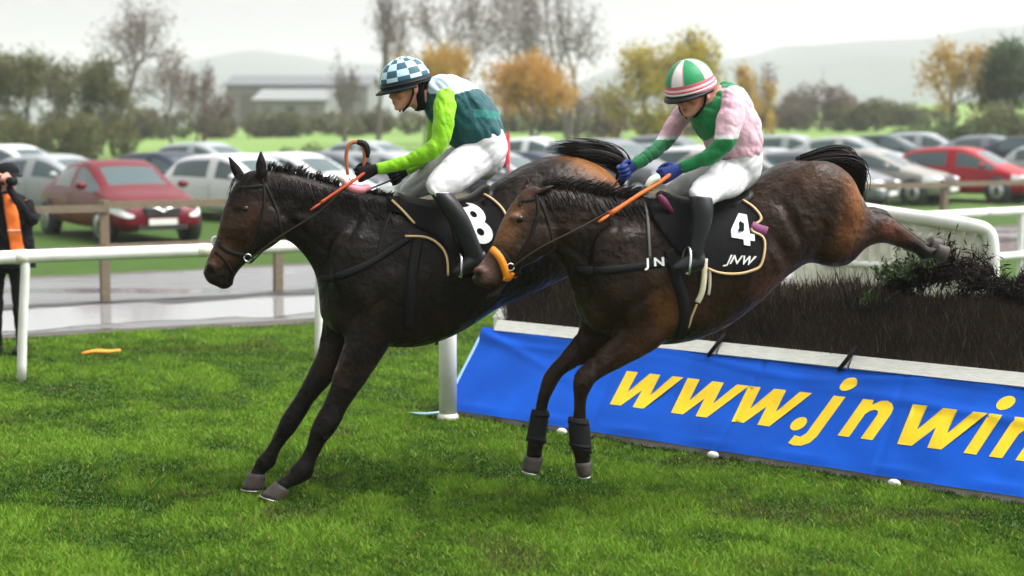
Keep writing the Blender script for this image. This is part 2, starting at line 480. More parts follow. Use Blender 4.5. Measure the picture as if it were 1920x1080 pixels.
bt = thing('advertising_banner', 'long blue banner with yellow web address laced along the front of the jump', 'banner', FL, FTH)
nt_, nv_ = 330, 30; V, F = [], []
def sheet_off(t, v):
    e = math.sin(math.pi * min(1, max(0, v / BV)))
    sag = .020 * (float(vnoise(t * 1.3, v * 3.1)) - .5) * e + .010 * (float(vnoise(t * 4.2 + v * 3, v * 6)) - .5)
    fold = .020 * math.exp(-((t * .32 + v - .66) / .03) ** 2) * max(0, 1 - t / 1.3) + .014 * math.exp(-((v - .60 + .06 * t - .10) / .03) ** 2) * (1 + math.sin(t * 2.1)) * .5
    fold += .010 * math.exp(-((v - .62 + .05 * math.sin(t * 3.0)) / .02) ** 2) + .008 * math.exp(-((v - .05) / .02) ** 2) * math.sin(t * 5) ** 2
    crease = -.010 * math.exp(-((t - 2.28 - .12 * v) / .018) ** 2) - .007 * math.exp(-((t - 1.30 + .1 * v) / .015) ** 2) - .007 * math.exp(-((t - 3.35 + .05 * v) / .015) ** 2)
    return .026 + sag + fold + crease
for i in range(nt_ + 1):
    for j in range(nv_ + 1):
        t = FLEN * i / nt_; v = BV * j / nv_
        V.append(board(t, v, sheet_off(t, v)))
for i in range(nt_):
    for j in range(nv_): F.append((i * (nv_ + 1) + j, (i + 1) * (nv_ + 1) + j, (i + 1) * (nv_ + 1) + j + 1, i * (nv_ + 1) + j + 1))
sheet = link('vinyl_sheet', mk(V, F), M_banner, bt)
# letters: baseline-left pixel, pixel of the x-height above it
LET = [('w', 1152, 752), ('w', 1265, 771), ('w', 1376, 791), ('.', 1478, 811), ('j', 1515, 820), ('n', 1573, 823), ('w', 1684, 842), ('i', 1807, 861), ('n', 1855, 867)]
XH = .262
LW = {'w': 1.50, 'n': 1.02}
def stroke(p, q, w):
    p, q = np.array(p, float), np.array(q, float)
    return [(p[0] - w / 2, p[1]), (p[0] + w / 2, p[1]), (q[0] + w / 2, q[1]), (q[0] - w / 2, q[1])]
def circle(cx, cy, r, k=20): return [(cx + r * math.cos(2 * math.pi * i / k), cy + r * math.sin(2 * math.pi * i / k)) for i in range(k)]
def glyph(ch):
    """bold upright shapes in units of the x-height; each a list of filled outlines"""
    b = .30
    if ch == 'w':
        return [[(x * 1.20, y) for x, y in [(0, 1), (b, 1), (.40, .40), (.62, 1), (.90, 1), (1.0, .40), (1.22, 1), (1.50, 1), (1.10, 0), (.82, 0), (.72, .52), (.50, 0), (.20, 0)]]]
    if ch == '.': return [circle(.19, .17, .19)]
    if ch == 'i': return [[(0, 0), (b, 0), (b, 1), (0, 1)], circle(.16, 1.33, .19)]
    if ch == 'j': return [[(.0, -.05), (0, 1), (b, 1), (b, -.10), (.24, -.28), (.10, -.38), (-.10, -.40), (-.26, -.36), (-.24, -.14), (-.08, -.16)], circle(.16, 1.33, .19)]
    if ch == 'n':
        arc = [(.30, .62), (.36, .72), (.46, .77), (.56, .74), (.60, .64), (.60, 0), (.90, 0), (.90, .70), (.86, .86), (.76, .97), (.62, 1.02), (.46, 1.0), (.30, .88), (.28, 1), (0, 1), (0, 0), (.30, 0)]
        return [arc]
    if ch == 'e':
        o = [(.48 + .48 * math.cos(a), .5 + .52 * math.sin(a)) for a in np.linspace(-.75, 2 * math.pi - 2.2 + 0.0, 22)]
        o = [(.48 + .48 * math.cos(a), .5 + .52 * math.sin(a)) for a in np.linspace(0, 5.5, 22)]
        i_ = [(.48 + .20 * math.cos(a), .5 + .25 * math.sin(a)) for a in np.linspace(5.3, 0.0, 20)]
        return [o + i_, [(.25, .42), (.96, .42), (.96, .58), (.25, .58)]]
    if ch == 'c':
        o = [(.48 + .48 * math.cos(a), .5 + .52 * math.sin(a)) for a in np.linspace(.7, 5.6, 22)]
        i_ = [(.48 + .20 * math.cos(a), .5 + .25 * math.sin(a)) for a in np.linspace(5.4, .9, 20)]
        return [o + i_]
    if ch == 'o':
        o = [(.48 + .48 * math.cos(a), .5 + .52 * math.sin(a)) for a in np.linspace(0, 2 * math.pi, 24)]
        i_ = [(.48 + .20 * math.cos(a), .5 + .25 * math.sin(a)) for a in np.linspace(2 * math.pi, 0, 24)]
        return [o + i_]
    return []
def fill(outline):
    n_ = len(outline); r = mgeo.delaunay_2d_cdt([Vector(p) for p in outline], [(i, (i + 1) % n_) for i in range(n_)], [], 1, 1e-5)
    return [np.array((p[0], p[1])) for p in r[0]], [tuple(f) for f in r[2]]
letters = []
for ch, px, py in LET: tv = board_tv(px, py); letters.append((ch, tv[0] - (.24 * XH if ch == 'w' else 0), tv[1]))
tl = letters[-1][1]; vl = letters[-1][2]
for ch, dt in (('e', .30), ('.', .60), ('c', .74), ('o', 1.03)): letters.append((ch, tl + dt, vl))
vm = np.mean([l[2] for l in letters[:9] if l[0] != 'j'])
for k, (ch, t0, v0) in enumerate(letters):
    vb = vm if ch != 'i' else vm
    for oi, out in enumerate(glyph(ch)):
        # italic slant
        op = [(x + .30 * y, y) for x, y in out]; nb_ = len(op); A2 = np.array(op)
        grid_ = [(gx_ + .003, gy_ + .004) for gx_ in np.arange(A2[:, 0].min(), A2[:, 0].max(), .08) for gy_ in np.arange(A2[:, 1].min(), A2[:, 1].max(), .08)]
        r_ = mgeo.delaunay_2d_cdt([Vector(p) for p in op + grid_], [(i, (i + 1) % nb_) for i in range(nb_)], [], 1, 1e-5)
        pts, fs = [np.array((p[0], p[1])) for p in r_[0]], [tuple(f) for f in r_[2]]
        V = []
        for p in pts:
            t_, v_ = t0 + p[0] * XH * (.96 if ch != 'j' else 1.0), vb + p[1] * XH; V.append(board(t_, v_, sheet_off(t_, v_) + .0025))
        link('letter', mk(V, fs), M_yellow, bt)
# side edge hem and ties
link('hem', mk(*tube([board(-.004, v, .022) for v in np.linspace(0, BV, 6)], .012, 6)), mat('pale_blue_hem', (.35, .55, .75), .5), bt)
tp = [ground_at(768, 773, .02) - FL, ground_at(800, 776, .03) - FL, ground_at(830, 772, .04) - FL]
c_, s_ = math.cos(-FTH), math.sin(-FTH); Rm = np.array([[c_, -s_, 0], [s_, c_, 0], [0, 0, 1]])
link('tie_strip', mk(*tube([Rm @ p for p in tp], [.006, .03, .022], 8, 3, flat=.35)), mat('pale_blue_tape', (.38, .62, .70), .5), bt)
for px, py in ((1062, 812), (1343, 860), (1680, 918)):
    t, v = board_tv(px, py - 14)
    link('ground_clip', mk(*ellipsoid((t, -.03, .022), (.042, .028, .024), 10, 6)), M_white, bt)

# ---- the jump itself: timber frame, birch core, birch twigs
jm = thing('steeplechase_fence', 'dark brushwood steeplechase fence behind the blue banner', 'jump', FL, FTH)
M_core = mat('birch_core', (.030, .022, .017), .95, var=.5, vscale=30, bump=.03, bscale=35)
def prism(poly, t0, t1):
    V = [(t0, y, z) for y, z in poly] + [(t1, y, z) for y, z in poly]; k = len(poly)
    return V, [tuple(range(k)), tuple(range(2 * k - 1, k - 1, -1))] + [(i, i + k, (i + 1) % k + k, (i + 1) % k) for i in range(k)]
link('backing_board', mk(*prism([(.012, .0), (.05, 0), (BB + .05, BZ + .02), (BB + .0, BZ + .02)], .02, FLEN), smooth=False), M_whitedirty, jm)
# top white planks, three lengths with gaps and dark straps
for a, bb in ((.10, 1.05), (1.06, 1.99), (2.0, 2.93), (2.94, 4.2), (4.21, 6.6)):
    V, F = box(((a + bb) / 2, BB - .005, BZ + .075), (bb - a - .012, .035, .085), (R(-32), 0, 0)); link('top_plank', mk(V, F, smooth=False), M_plank, jm)
for t in (1.99, 2.93):
    link('strap', mk(*tube([(t - .05, BB - .05, BZ + .03), (t, BB - .035, BZ + .10), (t + .03, BB + .02, BZ + .17)], .014, 6)), M_black, jm)
V, F = prism([(BB + .03, .0), (BB + .03, BZ), (BB + .20, .92), (BB + .85, .92), (BB + 1.25, 0)], .12, FLEN)
link('birch_core', mk(V, F, smooth=False), M_core, jm)
NT = 60000
t = rng.random(NT) * (FLEN - .1) + .1
q = rng.random(NT)
front = q < .62
fy = np.where(front, BB + .02 + .2 * rng.random(NT), BB + .15 + .72 * rng.random(NT))
lvl = rng.random(NT)
fz = np.where(front, BZ + .06 + .30 * lvl, .84 + .10 * rng.random(NT))
fy = np.where(front, BB + .055 + .15 * lvl + rng.normal(0, .012, NT), fy)
topv = .02 * np.sin(t * 2.1) + .05 * (vnoise(t * 3, t * 0) - .5)
ln_ = np.where(front, .06 + .10 * rng.random(NT), .06 + .13 * rng.random(NT) ** 1.6)
dx = rng.normal(0, .55, NT); dy = rng.normal(-.16, .30, NT)
B0 = np.stack([t, fy, fz + topv * np.where(front, lvl, 1)], -1); clump = np.clip(vnoise(t * 6.5, t * 0 + 3) * .7 + vnoise(t * 17, fy * 12) * .6 - .35, 0, 1); ln_ = np.where(front, ln_, ln_ * (.55 + 1.5 * clump)); D = np.stack([dx, dy, np.ones(NT)], -1); D /= np.linalg.norm(D, axis=1)[:, None]
T1 = B0 + D * ln_[:, None]; wv = np.stack([.0022 + .003 * rng.random(NT), np.zeros(NT), np.zeros(NT)], -1)
mid = B0 + D * ln_[:, None] * .55 + rng.normal(0, .008, (NT, 3))
V = np.stack([B0 - wv, B0 + wv, mid + wv * .7, mid - wv * .7, T1], 1).reshape(-1, 3)
o5 = np.arange(NT)[:, None] * 5
F = np.concatenate([o5 + [0, 1, 2], o5 + [0, 2, 3], o5 + [3, 2, 4]])
me = mk_np(V, F)
shade = rng.random(NT)[:, None]
cc = np.array([.018, .013, .011]) * (1 - shade) + np.array([.078, .046, .032]) * shade
cc = cc * (.55 + .9 * vnoise(t * 5, fz * 9)[:, None]); cc = np.where((rng.random(NT) < .06)[:, None], np.array([.17, .14, .10]), cc)
cc = np.where((rng.random(NT) < .04)[:, None], np.array([.09, .03, .02]), cc)
set_col(me, np.repeat(cc, 5, 0))
M_twig = mat('birch_twigs', attr='Col', rough=.8)
tw = link('birch_twigs', me, M_twig, jm); tag(tw, kind='stuff')
# bigger dark bushy birch tuft and green sprigs near the landing horse's hind feet
M_sprig = mat('spruce_green', (.06, .11, .025), .7, var=.5, vscale=25)
def fence_local(px, py, back):
    # point on the plane at a given distance behind the banner foot
    d = ray(px, py); p0 = FL + fn * back; t_ = np.dot(p0 - _O, fn) / np.dot(d, fn); P = _O + d * t_ - FL
    return Rm @ P
def sprig(px, py, back, size, n_, m_, up=1.0, droop=0.0, leaf=.013):
    c0 = fence_local(px, py, back); V, F = [], []
    for k in range(n_):
        dirv = np.array([rng.normal(0, .8), rng.normal(0, .6), up * (.3 + rng.random()) - droop]); dirv /= np.linalg.norm(dirv)
        L_ = size * (.5 + .7 * rng.random()); base = c0 + rng.normal(0, size * .16, 3)
        for q_ in range(16):
            p = base + dirv * L_ * (q_ + 1) / 16 + rng.normal(0, size * .03, 3); a1 = rng.normal(0, leaf, 3); a2 = rng.normal(0, leaf * (.12 if m_ is M_tuft else .28), 3)
            i0 = len(V); V += [p - a1, p + a2, p + a1, p - a2]; F.append((i0, i0 + 1, i0 + 2, i0 + 3))
    return tag(link('green_sprig' if m_ is M_sprig else 'birch_tuft', mk(V, F, smooth=False), m_, jm), kind='stuff')
M_tuft = mat('dark_tuft', (.018, .013, .011), .9, spec=.1, var=.5, vscale=30)
M_brown = mat('brown_spray', (.22, .13, .06), .8, var=.4, vscale=30)
for px, py, sz, n_ in ((1700, 470, .12, 14), (1655, 520, .10, 12), (1690, 515, .14, 16), (1632, 570, .07, 14), (1745, 500, .11, 12)): sprig(px, py, BB + .2, sz, n_, M_sprig)
for px, py, sz, n_ in ((1770, 520, .20, 80), (1825, 535, .20, 90), (1730, 530, .18, 70), (1880, 556, .16, 60), (1690, 540, .14, 50), (1920, 570, .16, 60)): sprig(px, py, BB + .3, sz, n_, M_tuft, leaf=.024)

# ---- white posts
def post(name, label, px, py_top, py_bot, r, z=0.0, m_=None):
    P = ground_at(px, py_bot, z); d = ray(px, py_top); t_ = P[1] / d[1]; top = (_O + d * t_)[2]
    p = thing(name, label, 'post', (P[0], P[1], 0))
    link('shaft', mk(*tube([(0, 0, 0), (0, 0, top - .015), (0, 0, top - .004), (0, 0, top)], [r, r, r * .96, r * .5], 16)), m_ or M_white, p)
    link('base_collar', mk(*tube([(0, 0, 0), (0, 0, .03), (0, 0, .05)], [r * 1.22, r * 1.2, r * 1.02], 16)), M_whitedirty, p)
    return p
post('guard_post', 'short round white post at the left end of the blue banner', 840, 600, 788, .062)
P0 = FL + fd * .10 + fn * (BB + .06)
p = thing('corner_post', 'stubby cream post at the top corner of the blue banner', 'post', (P0[0], P0[1], 0), FTH)
link('shaft', mk(*box((0, 0, .33), (.09, .09, .66)), smooth=False), M_plank, p)
V, F = box((0, 0, .69), (.10, .10, .06)); V = [np.array([v[0] * (.4 if v[2] > .7 else 1), v[1] * (.4 if v[2] > .7 else 1), v[2]]) for v in V]
link('cap', mk(V, F, smooth=False), M_plank, p)

# ---- running rail (white plastic), swan neck posts
rr = thing('running_rail', 'white plastic running rail along the far edge of the turf', 'rail', (0, 0, 0))
RZ = 1.0
RP = [depth_at(-900, 510, 10.6), depth_at(-300, 492, 11.9), ground_at(0, 483, RZ), ground_at(560, 462, RZ), ground_at(1150, 434, RZ), ground_at(1640, 410, RZ), ground_at(1910, 396, RZ), ground_at(2200, 384, RZ)]
RP = [np.array([p[0], p[1], RZ]) for p in RP]
link('top_rail', mk(*tube(catmull(RP, 8), .055, 14)), M_white, rr)
RC = catmull(RP, 60)
for q in range(14, len(RC) - 10, 37):
    d_ = RC[q + 1] - RC[q]; d_ /= np.linalg.norm(d_); link('rail_joint', mk(*tube([RC[q] - d_ * .05, RC[q] - d_ * .048, RC[q] + d_ * .048, RC[q] + d_ * .05], [.056, .0595, .0595, .056], 14)), M_whitedirty, rr)
def rail_y(x): return float(np.interp(x, RC[:, 0], RC[:, 1]))
def rail_post(px, lean=0.0):
    best = min(RC, key=lambda q: abs((q[0] / q[1]) * FPX + 960 - px)); x, y = best[0], best[1]
    link('rail_post', mk(*tube([(x + lean, y - .02, 0), (x + lean * .6, y - .02, .4), (x, y - .01, .85), (x, y, RZ - .02)], .038, 12, 3)), M_white, rr)
for px, ln in ((48, -.05), (598, -.02), (1140, 0), (1917, 0), (-600, 0), (2180, 0)): rail_post(px, ln)
LRp = [ground_at(1855, 483, .45), ground_at(1925, 480, .45), ground_at(2200, 470, .45)]
link('lower_rail', mk(*tube([RC[np.argmin(abs(RC[:, 0] - p[0]))] * [1, 1, 0] + [0, -.05, .45] for p in (np.array([5.0, 0, 0]), np.array([6.3, 0, 0]), np.array([7.6, 0, 0]))], .05, 12)), M_white, rr)

# ---- curved white wing beside the take-off side
wg = thing('fence_wing', 'white slatted wing with a rounded top corner behind the brushwood fence', 'fence wing', (0, 0, 0))
WY = 13.2
wp = [depth_at(1560, 382, WY + .5), depth_at(1640, 396, WY + .4), depth_at(1760, 413, WY + .15), depth_at(1826, 424, WY), depth_at(1850, 434, WY), depth_at(1859, 458, WY), depth_at(1860, 520, WY), depth_at(1860, 640, WY)]
wp[-1][2] = 0.0
link('top_rail', mk(*tube(wp, .06, 14, 6)), M_white, wg)
for k, px in enumerate(np.arange(1500, 1850, 20)):
    y0 = WY + .5 - .5 * (px - 1560) / 290 if px > 1560 else WY + .5
    y0 += .03
    top = depth_at(px, np.interp(px, [1560, 1640, 1760, 1826, 1850], [390, 402, 420, 432, 445]), y0); x = top[0]
    V, F = box((x, y0, top[2] / 2), (.090 - .003 * (k % 3), .018 + .004 * (k % 2), top[2])); link('slat', mk(V, F, smooth=False), M_whitedirty, wg)
for py in (440, 500):
    a, b_ = depth_at(1510, py - 8, WY + .56), depth_at(1856, py + 6, WY + .04)
    link('cross_bar', mk(*tube([a + [0, .03, 0], b_ + [0, .03, 0]], .03, 8)), M_white, wg)

# ---- brown timber fence beyond the track
tf = thing('timber_fence', 'brown wooden post and rail fence in front of the parked cars', 'fence', (0, 0, 0))
M_wood = mat('weathered_wood', (.16, .125, .08), .8, var=.3, vscale=10, stretch=(1, 1, 8), bump=.004, bscale=50)
TP = [(-8.6, 16.4), (-6.6, 17.6), (-4.75, 18.6), (-2.9, 19.8), (-1.0, 21.0), (1.0, 22.3), (3.0, 23.6), (5.0, 24.9), (7.1, 26.3), (9.2, 27.7), (11.4, 29.2)]
for k, (x, y) in enumerate(TP):
    V, F = box((x, y, .6), (.10, .10, 1.2), (0, R(rng.normal(0, 1)), R(30))); link('post', mk(V, F, smooth=False), M_wood, tf)
    if k:
        x0, y0 = TP[k - 1]
        for zc in (1.12, .64):
            d_ = np.array([x - x0, y - y0, 0]); L_ = np.linalg.norm(d_); a_ = math.atan2(d_[1], d_[0])
            V, F = box(((x + x0) / 2 + .07 * math.sin(a_), (y + y0) / 2 - .07 * math.cos(a_), zc + rng.normal(0, .01)), (L_ + .05, .035, .085), (0, R(rng.normal(0, .3)), a_))
            link('rail_board', mk(V, F, smooth=False), M_wood, tf)

# ---- orange tape lying on the turf
P = ground_at(190, 669); o = thing('orange_marker', 'flat orange marker strip lying on the grass near the left post', 'marker', (P[0], P[1], 0.0), R(12))
M_orange = mat('orange_plastic', (.85, .30, .02), .5)
link('strip', mk(*tube([(-.17, 0, .035), (-.05, .01, .05), (.06, 0, .045), (.17, .0, .055)], [.02, .035, .035, .02], 10, 3, flat=.5)), M_orange, o)
# ================================================================== horses
THETA = R(16)
_b8 = ground_at(495, 932)
F8 = Frame(_b8, THETA)
F4 = Frame(_b8 + .92 * F8.n, THETA)
M_hoof = mat('hoof_horn', (.055, .045, .040), .5, spec=.2, var=.35, vscale=30)
M_shoe = mat('racing_plate', (.55, .55, .55), .4, metal=.8)
M_leather = mat('dark_leather', (.010, .009, .008), .5, spec=.15, var=.2, vscale=40)
M_eye = mat('horse_eye', (.006, .004, .003), .12, spec=.4)
M_mane = mat('black_hair', (.008, .006, .005), .55, spec=.15, var=.4, vscale=60)
def coat_mat():
    m = bpy.data.materials.new('bay_coat'); m.use_nodes = True; N, L = m.node_tree.nodes, m.node_tree.links; b = N['Principled BSDF']
    at = N.new('ShaderNodeAttribute'); at.attribute_name = 'Col'; tc = N.new('ShaderNodeTexCoord')
    def noise(sc, det, stretch=(1, 1, 1)):
        mp = N.new('ShaderNodeMapping'); mp.inputs['Scale'].default_value = stretch; L.new(tc.outputs['Object'], mp.inputs[0])
        n_ = N.new('ShaderNodeTexNoise'); n_.inputs['Scale'].default_value = sc; n_.inputs['Detail'].default_value = det; L.new(mp.outputs[0], n_.inputs['Vector']); return n_.outputs['Fac']
    def rng_(src, a0, a1, b0, b1):
        r_ = N.new('ShaderNodeMapRange'); r_.inputs['From Min'].default_value = a0; r_.inputs['From Max'].default_value = a1; r_.inputs['To Min'].default_value = b0; r_.inputs['To Max'].default_value = b1; L.new(src, r_.inputs[0]); return r_.outputs[0]
    def mul(c, f):
        v = N.new('ShaderNodeVectorMath'); v.operation = 'SCALE'; L.new(c, v.inputs[0]); L.new(f, v.inputs['Scale']); return v.outputs[0]
    c = mul(at.outputs['Color'], rng_(noise(10, 4), .3, .7, .62, 1.4))
    c = mul(c, rng_(noise(130, 3, (.25, 1, 1)), .3, .7, .75, 1.25))                 # hair direction
    mx = N.new('ShaderNodeMix'); mx.data_type = 'RGBA'; L.new(rng_(noise(55, 5), .70, .76, 0, .55), mx.inputs['Factor']); L.new(c, mx.inputs['A']); mx.inputs['B'].default_value = (.085, .062, .045, 1)   # mud flecks
    L.new(mx.outputs['Result'], b.inputs['Base Color'])
    L.new(rng_(noise(16, 4), .3, .7, .24, .50), b.inputs['Roughness'])             # sweaty and dry patches
    b.inputs['Specular IOR Level'].default_value = .11
    ad = N.new('ShaderNodeMath'); ad.operation = 'MULTIPLY_ADD'; L.new(noise(9, 3), ad.inputs[0]); ad.inputs[1].default_value = 1.0; L.new(rng_(noise(30, 4), 0, 1, 0, .35), ad.inputs[2])
    bp = N.new('ShaderNodeBump'); bp.inputs['Distance'].default_value = .022; L.new(ad.outputs[0], bp.inputs['Height']); L.new(bp.outputs[0], b.inputs['Normal'])
    return m
M_coat = coat_mat()

class Horse:
    def __init__(s, name, label, fr):
        s.fr = fr; s.root = thing(name, label, 'horse', tuple(fr.b), fr.th); s.parts = []
    def A(s, x, y, lat=0.0): return s.fr.at(x, y, lat)
    def loft(s, rows, n=18, sub=3, sq=1.0):
        """rows: x1,y1,x2,y2,half width[,lat]"""
        R_ = []
        for r in rows:
            lat = r[5] if len(r) > 5 else 0.0
            R_.append((s.A(r[0], r[1], lat), s.A(r[2], r[3], lat), r[4]))
        g_ = loft(R_, n, sub, sq=sq); s.parts.append(g_); return g_
    def ell(s, x, y, lat, r, rot=0.0):
        M = np.array(Matrix.Rotation(rot, 3, 'Y')); g_ = ellipsoid(s.A(x, y, lat), r, 18, 12, M); s.parts.append(g_)
    def ear(s, base1, base2, tip, lat, depth=.02):
        a, b_, t_ = s.A(*base1, lat), s.A(*base2, lat), s.A(*tip, lat); c = (a + b_) / 2
        rows = []
        for k, (u, wdt, dp) in enumerate(((-.15, .8, 1.0), (.1, 1.0, 1.1), (.4, 1.0, 1.0), (.7, .62, .8), (.9, .3, .5), (1.0, .06, .2))):
            m_ = c * (1 - u) + t_ * u; rows.append((m_ + (a - c) * wdt, m_ + (b_ - c) * wdt, depth * dp))
        s.parts.append(loft(rows, 10, 2))
    def build(s, voxel, bumps, base, cols, zlo, shead, stail, smooth=4):
        me = remesh(s.parts, voxel, smooth, .5)
        def wf(co):
            ss = lambda v, a, b_: np.clip((v - a) / (b_ - a), 0, 1)
            return ss(co[:, 2], zlo, zlo + .16) * ss(co[:, 0], shead, shead + .15) * (1 - .75 * ss(co[:, 0], stail, stail + .12))
        relax(me, wf, 34, .6, False); relax(me, lambda c_: .25 * np.ones(len(c_)), 6, .5)
        co, no = get_co(me), get_no(me)
        disp = np.zeros(len(co))
        for (x, y, lat, rx, rz, ang, amp) in bumps:
            c = s.A(x, y, lat); d = co - c; ca, sa = math.cos(ang), math.sin(ang)
            u = d[:, 0] * ca + d[:, 2] * sa; v = -d[:, 0] * sa + d[:, 2] * ca
            side = np.exp(-(d[:, 1] / .16) ** 2)
            disp += amp * np.exp(-(u / rx) ** 2 - (v / rz) ** 2) * side
        # faint ribs and veins
        disp += .0025 * (vnoise(co[:, 0] * 14, co[:, 2] * 14, co[:, 1] * 14) - .5) + .004 * (vnoise(co[:, 0] * 6, co[:, 2] * 6, co[:, 1] * 6) - .5)
        co = co + no * disp[:, None]
        me.vertices.foreach_set('co', co.astype(np.float32).ravel()); me.update()
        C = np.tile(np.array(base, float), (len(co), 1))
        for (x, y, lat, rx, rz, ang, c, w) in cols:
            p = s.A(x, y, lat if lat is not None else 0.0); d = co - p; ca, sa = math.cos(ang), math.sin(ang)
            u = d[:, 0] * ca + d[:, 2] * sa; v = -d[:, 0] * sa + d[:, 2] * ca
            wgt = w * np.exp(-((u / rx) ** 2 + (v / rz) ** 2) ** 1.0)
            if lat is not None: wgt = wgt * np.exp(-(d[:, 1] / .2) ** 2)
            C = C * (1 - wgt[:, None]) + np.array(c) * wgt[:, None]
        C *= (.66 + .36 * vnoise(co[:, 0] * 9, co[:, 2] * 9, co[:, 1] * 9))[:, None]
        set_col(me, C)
        s.body = link('body', me, M_coat, s.root)
        s.bvh = BVHTree.FromPolygons([Vector(v) for v in co], [tuple(p.vertices) for p in me.polygons])
        return s.body
    def surf(s, p, side, off):
        """push a point sideways on to the coat"""
        o = Vector((p[0], -side * 1.2, p[2])); h = s.bvh.ray_cast(o, Vector((0, side, 0)))
        if h[0] is not None and abs(h[1].y) > .12: q, nn = h[0], h[1]
        else: q, nn, _, _ = s.bvh.find_nearest(Vector(p))
        return np.array(q + nn * off)
    def strap(s, name, pts, lat, r, m_, parent, flat=.35, side=1, off=.004, sub=6, tex=None):
        P = catmull([s.A(x, y, lat * side) for x, y in pts], sub)
        P = np.array([s.surf(p, side, off) for p in P])
        for _ in range(2): P[1:-1] = (P[:-2] + 2 * P[1:-1] + P[2:]) / 4
        # ribbon with thickness
        V, F = [], []; k = len(P)
        for i in range(k):
            t_ = P[min(i + 1, k - 1)] - P[max(i - 1, 0)]; t_ /= np.linalg.norm(t_) + 1e-9
            h = s.bvh.find_nearest(Vector(P[i])); nn = np.array(h[1]); w_ = np.cross(t_, nn); w_ /= np.linalg.norm(w_) + 1e-9
            for a_, b_ in ((-1, -.3), (-.7, 1), (.7, 1), (1, -.3)): V.append(P[i] + w_ * r * a_ + nn * r * flat * b_)
        for i in range(k - 1):
            for j in range(4): F.append((i * 4 + j, i * 4 + (j + 1) % 4, (i + 1) * 4 + (j + 1) % 4, (i + 1) * 4 + j))
        F.append((3, 2, 1, 0)); F.append(tuple(range(4 * k - 4, 4 * k)))
        return link(name, mk(V, F), m_, parent)
    def drape(s, name, poly, lat, off, m_, parent, side=1, grid=.03, thick=.008, sub=4):
        P = [s.A(x, y, lat * side) for x, y in poly]; B = catmull(P + [P[0]], sub)[:-1]
        b2 = [Vector((p[0], p[2])) for p in B]; nb = len(b2)
        lo, hi = B.min(0), B.max(0); pts = list(b2)
        for gx_ in np.arange(lo[0], hi[0], grid):
            for gz_ in np.arange(lo[2], hi[2], grid): pts.append(Vector((gx_ + .001, gz_ + .0013)))
        r = mgeo.delaunay_2d_cdt(pts, [(i, (i + 1) % nb) for i in range(nb)], [], 1, 1e-5)
        V = [s.surf(np.array([p[0], -lat * side, p[1]]), side, off) for p in r[0]]
        V = [v + np.array([0, 0, 0]) for v in V]
        me = mk(V, [tuple(f) for f in r[2]])
        o = link(name, me, m_, parent)
        sd = o.modifiers.new('thickness', 'SOLIDIFY'); sd.thickness = thick; sd.offset = 0
        return o, B
    def print2(s, name, geo, x, y, ax, ay, lat, off, m_, parent, side=1):
        """flat lettering laid on the cloth: origin pixel and pixel positions of its unit x and y axes"""
        o = s.A(x, y, lat); ux, uy = s.A(*ax, lat) - o, s.A(*ay, lat) - o
        V = [s.surf(o + ux * v[0] + uy * v[1], side, off) for v in geo[0]]
        return link(name, mk(V, geo[1], smooth=False), m_, parent)
    def hoof(s, a, b_, c, d, w, lat, shoe=True):
        """a,b coronet outline pixels (front, heel), c,d ground outline (toe, heel)"""
        A_, B_, C_, D_ = s.A(*a, lat), s.A(*b_, lat), s.A(*c, lat), s.A(*d, lat)
        rows = [(A_, B_, w * .78), (A_ * .5 + C_ * .5, B_ * .5 + D_ * .5, w * .92), (C_, D_, w)]
        o = link('hoof', mk(*loft(rows, 18, 2, sq=.9)), M_hoof, s.root)
        if shoe:
            nrm = ((C_ + D_) - (A_ + B_)); nrm /= np.linalg.norm(nrm)
            rows = [(C_ + nrm * .0, D_ + nrm * .0, w * 1.02), (C_ + nrm * .009, D_ + nrm * .009, w * 1.0)]
            link('shoe', mk(*loft(rows, 18, 1)), M_shoe, o)
        return o
    def hair(s, name, strands, r, m_=None, seg=5):
        V, F = [], []
        for P in strands:
            P = catmull(P, 3); k = len(P)
            rr_ = [r * (1 - .75 * i / (k - 1)) for i in range(k)]
            v, f = tube(P, rr_, 3); n0 = len(V); V += v; F += [tuple(i + n0 for i in q) for q in f]
        return link(name, mk(V, F), m_ or M_mane, s.root)
    def eye(s, x, y, r, side=1):
        p = s.surf(s.A(x, y, .08 * side), side, -.007)
        o = link('eye', mk(*ellipsoid(p, (r * 1.15, r * .6, r))), M_eye, s.root)
        return o

# ------------------------------------------------------------------ dark bay horse in front (cloth 8)
h8 = Horse('racehorse', 'near-black bay racehorse landing with both forelegs stretched down, wearing cloth number 8', F8)
# neck and trunk
h8.loft([(478, 318, 520, 440, .06), (508, 318, 538, 452, .075), (560, 326, 560, 468, .085), (612, 340, 588, 510, .105), (672, 356, 598, 560, .15), (735, 368, 606, 606, .205),
         (770, 372, 660, 636, .245), (808, 378, 725, 650, .275), (852, 380, 792, 648, .295), (902, 360, 860, 622, .305), (950, 328, 930, 578, .30), (1000, 300, 1000, 548, .29),
         (1055, 289, 1062, 520, .275), (1110, 303, 1118, 490, .245), (1148, 330, 1148, 440, .16), (1164, 358, 1160, 390, .06)], 24, 4, sq=.92)
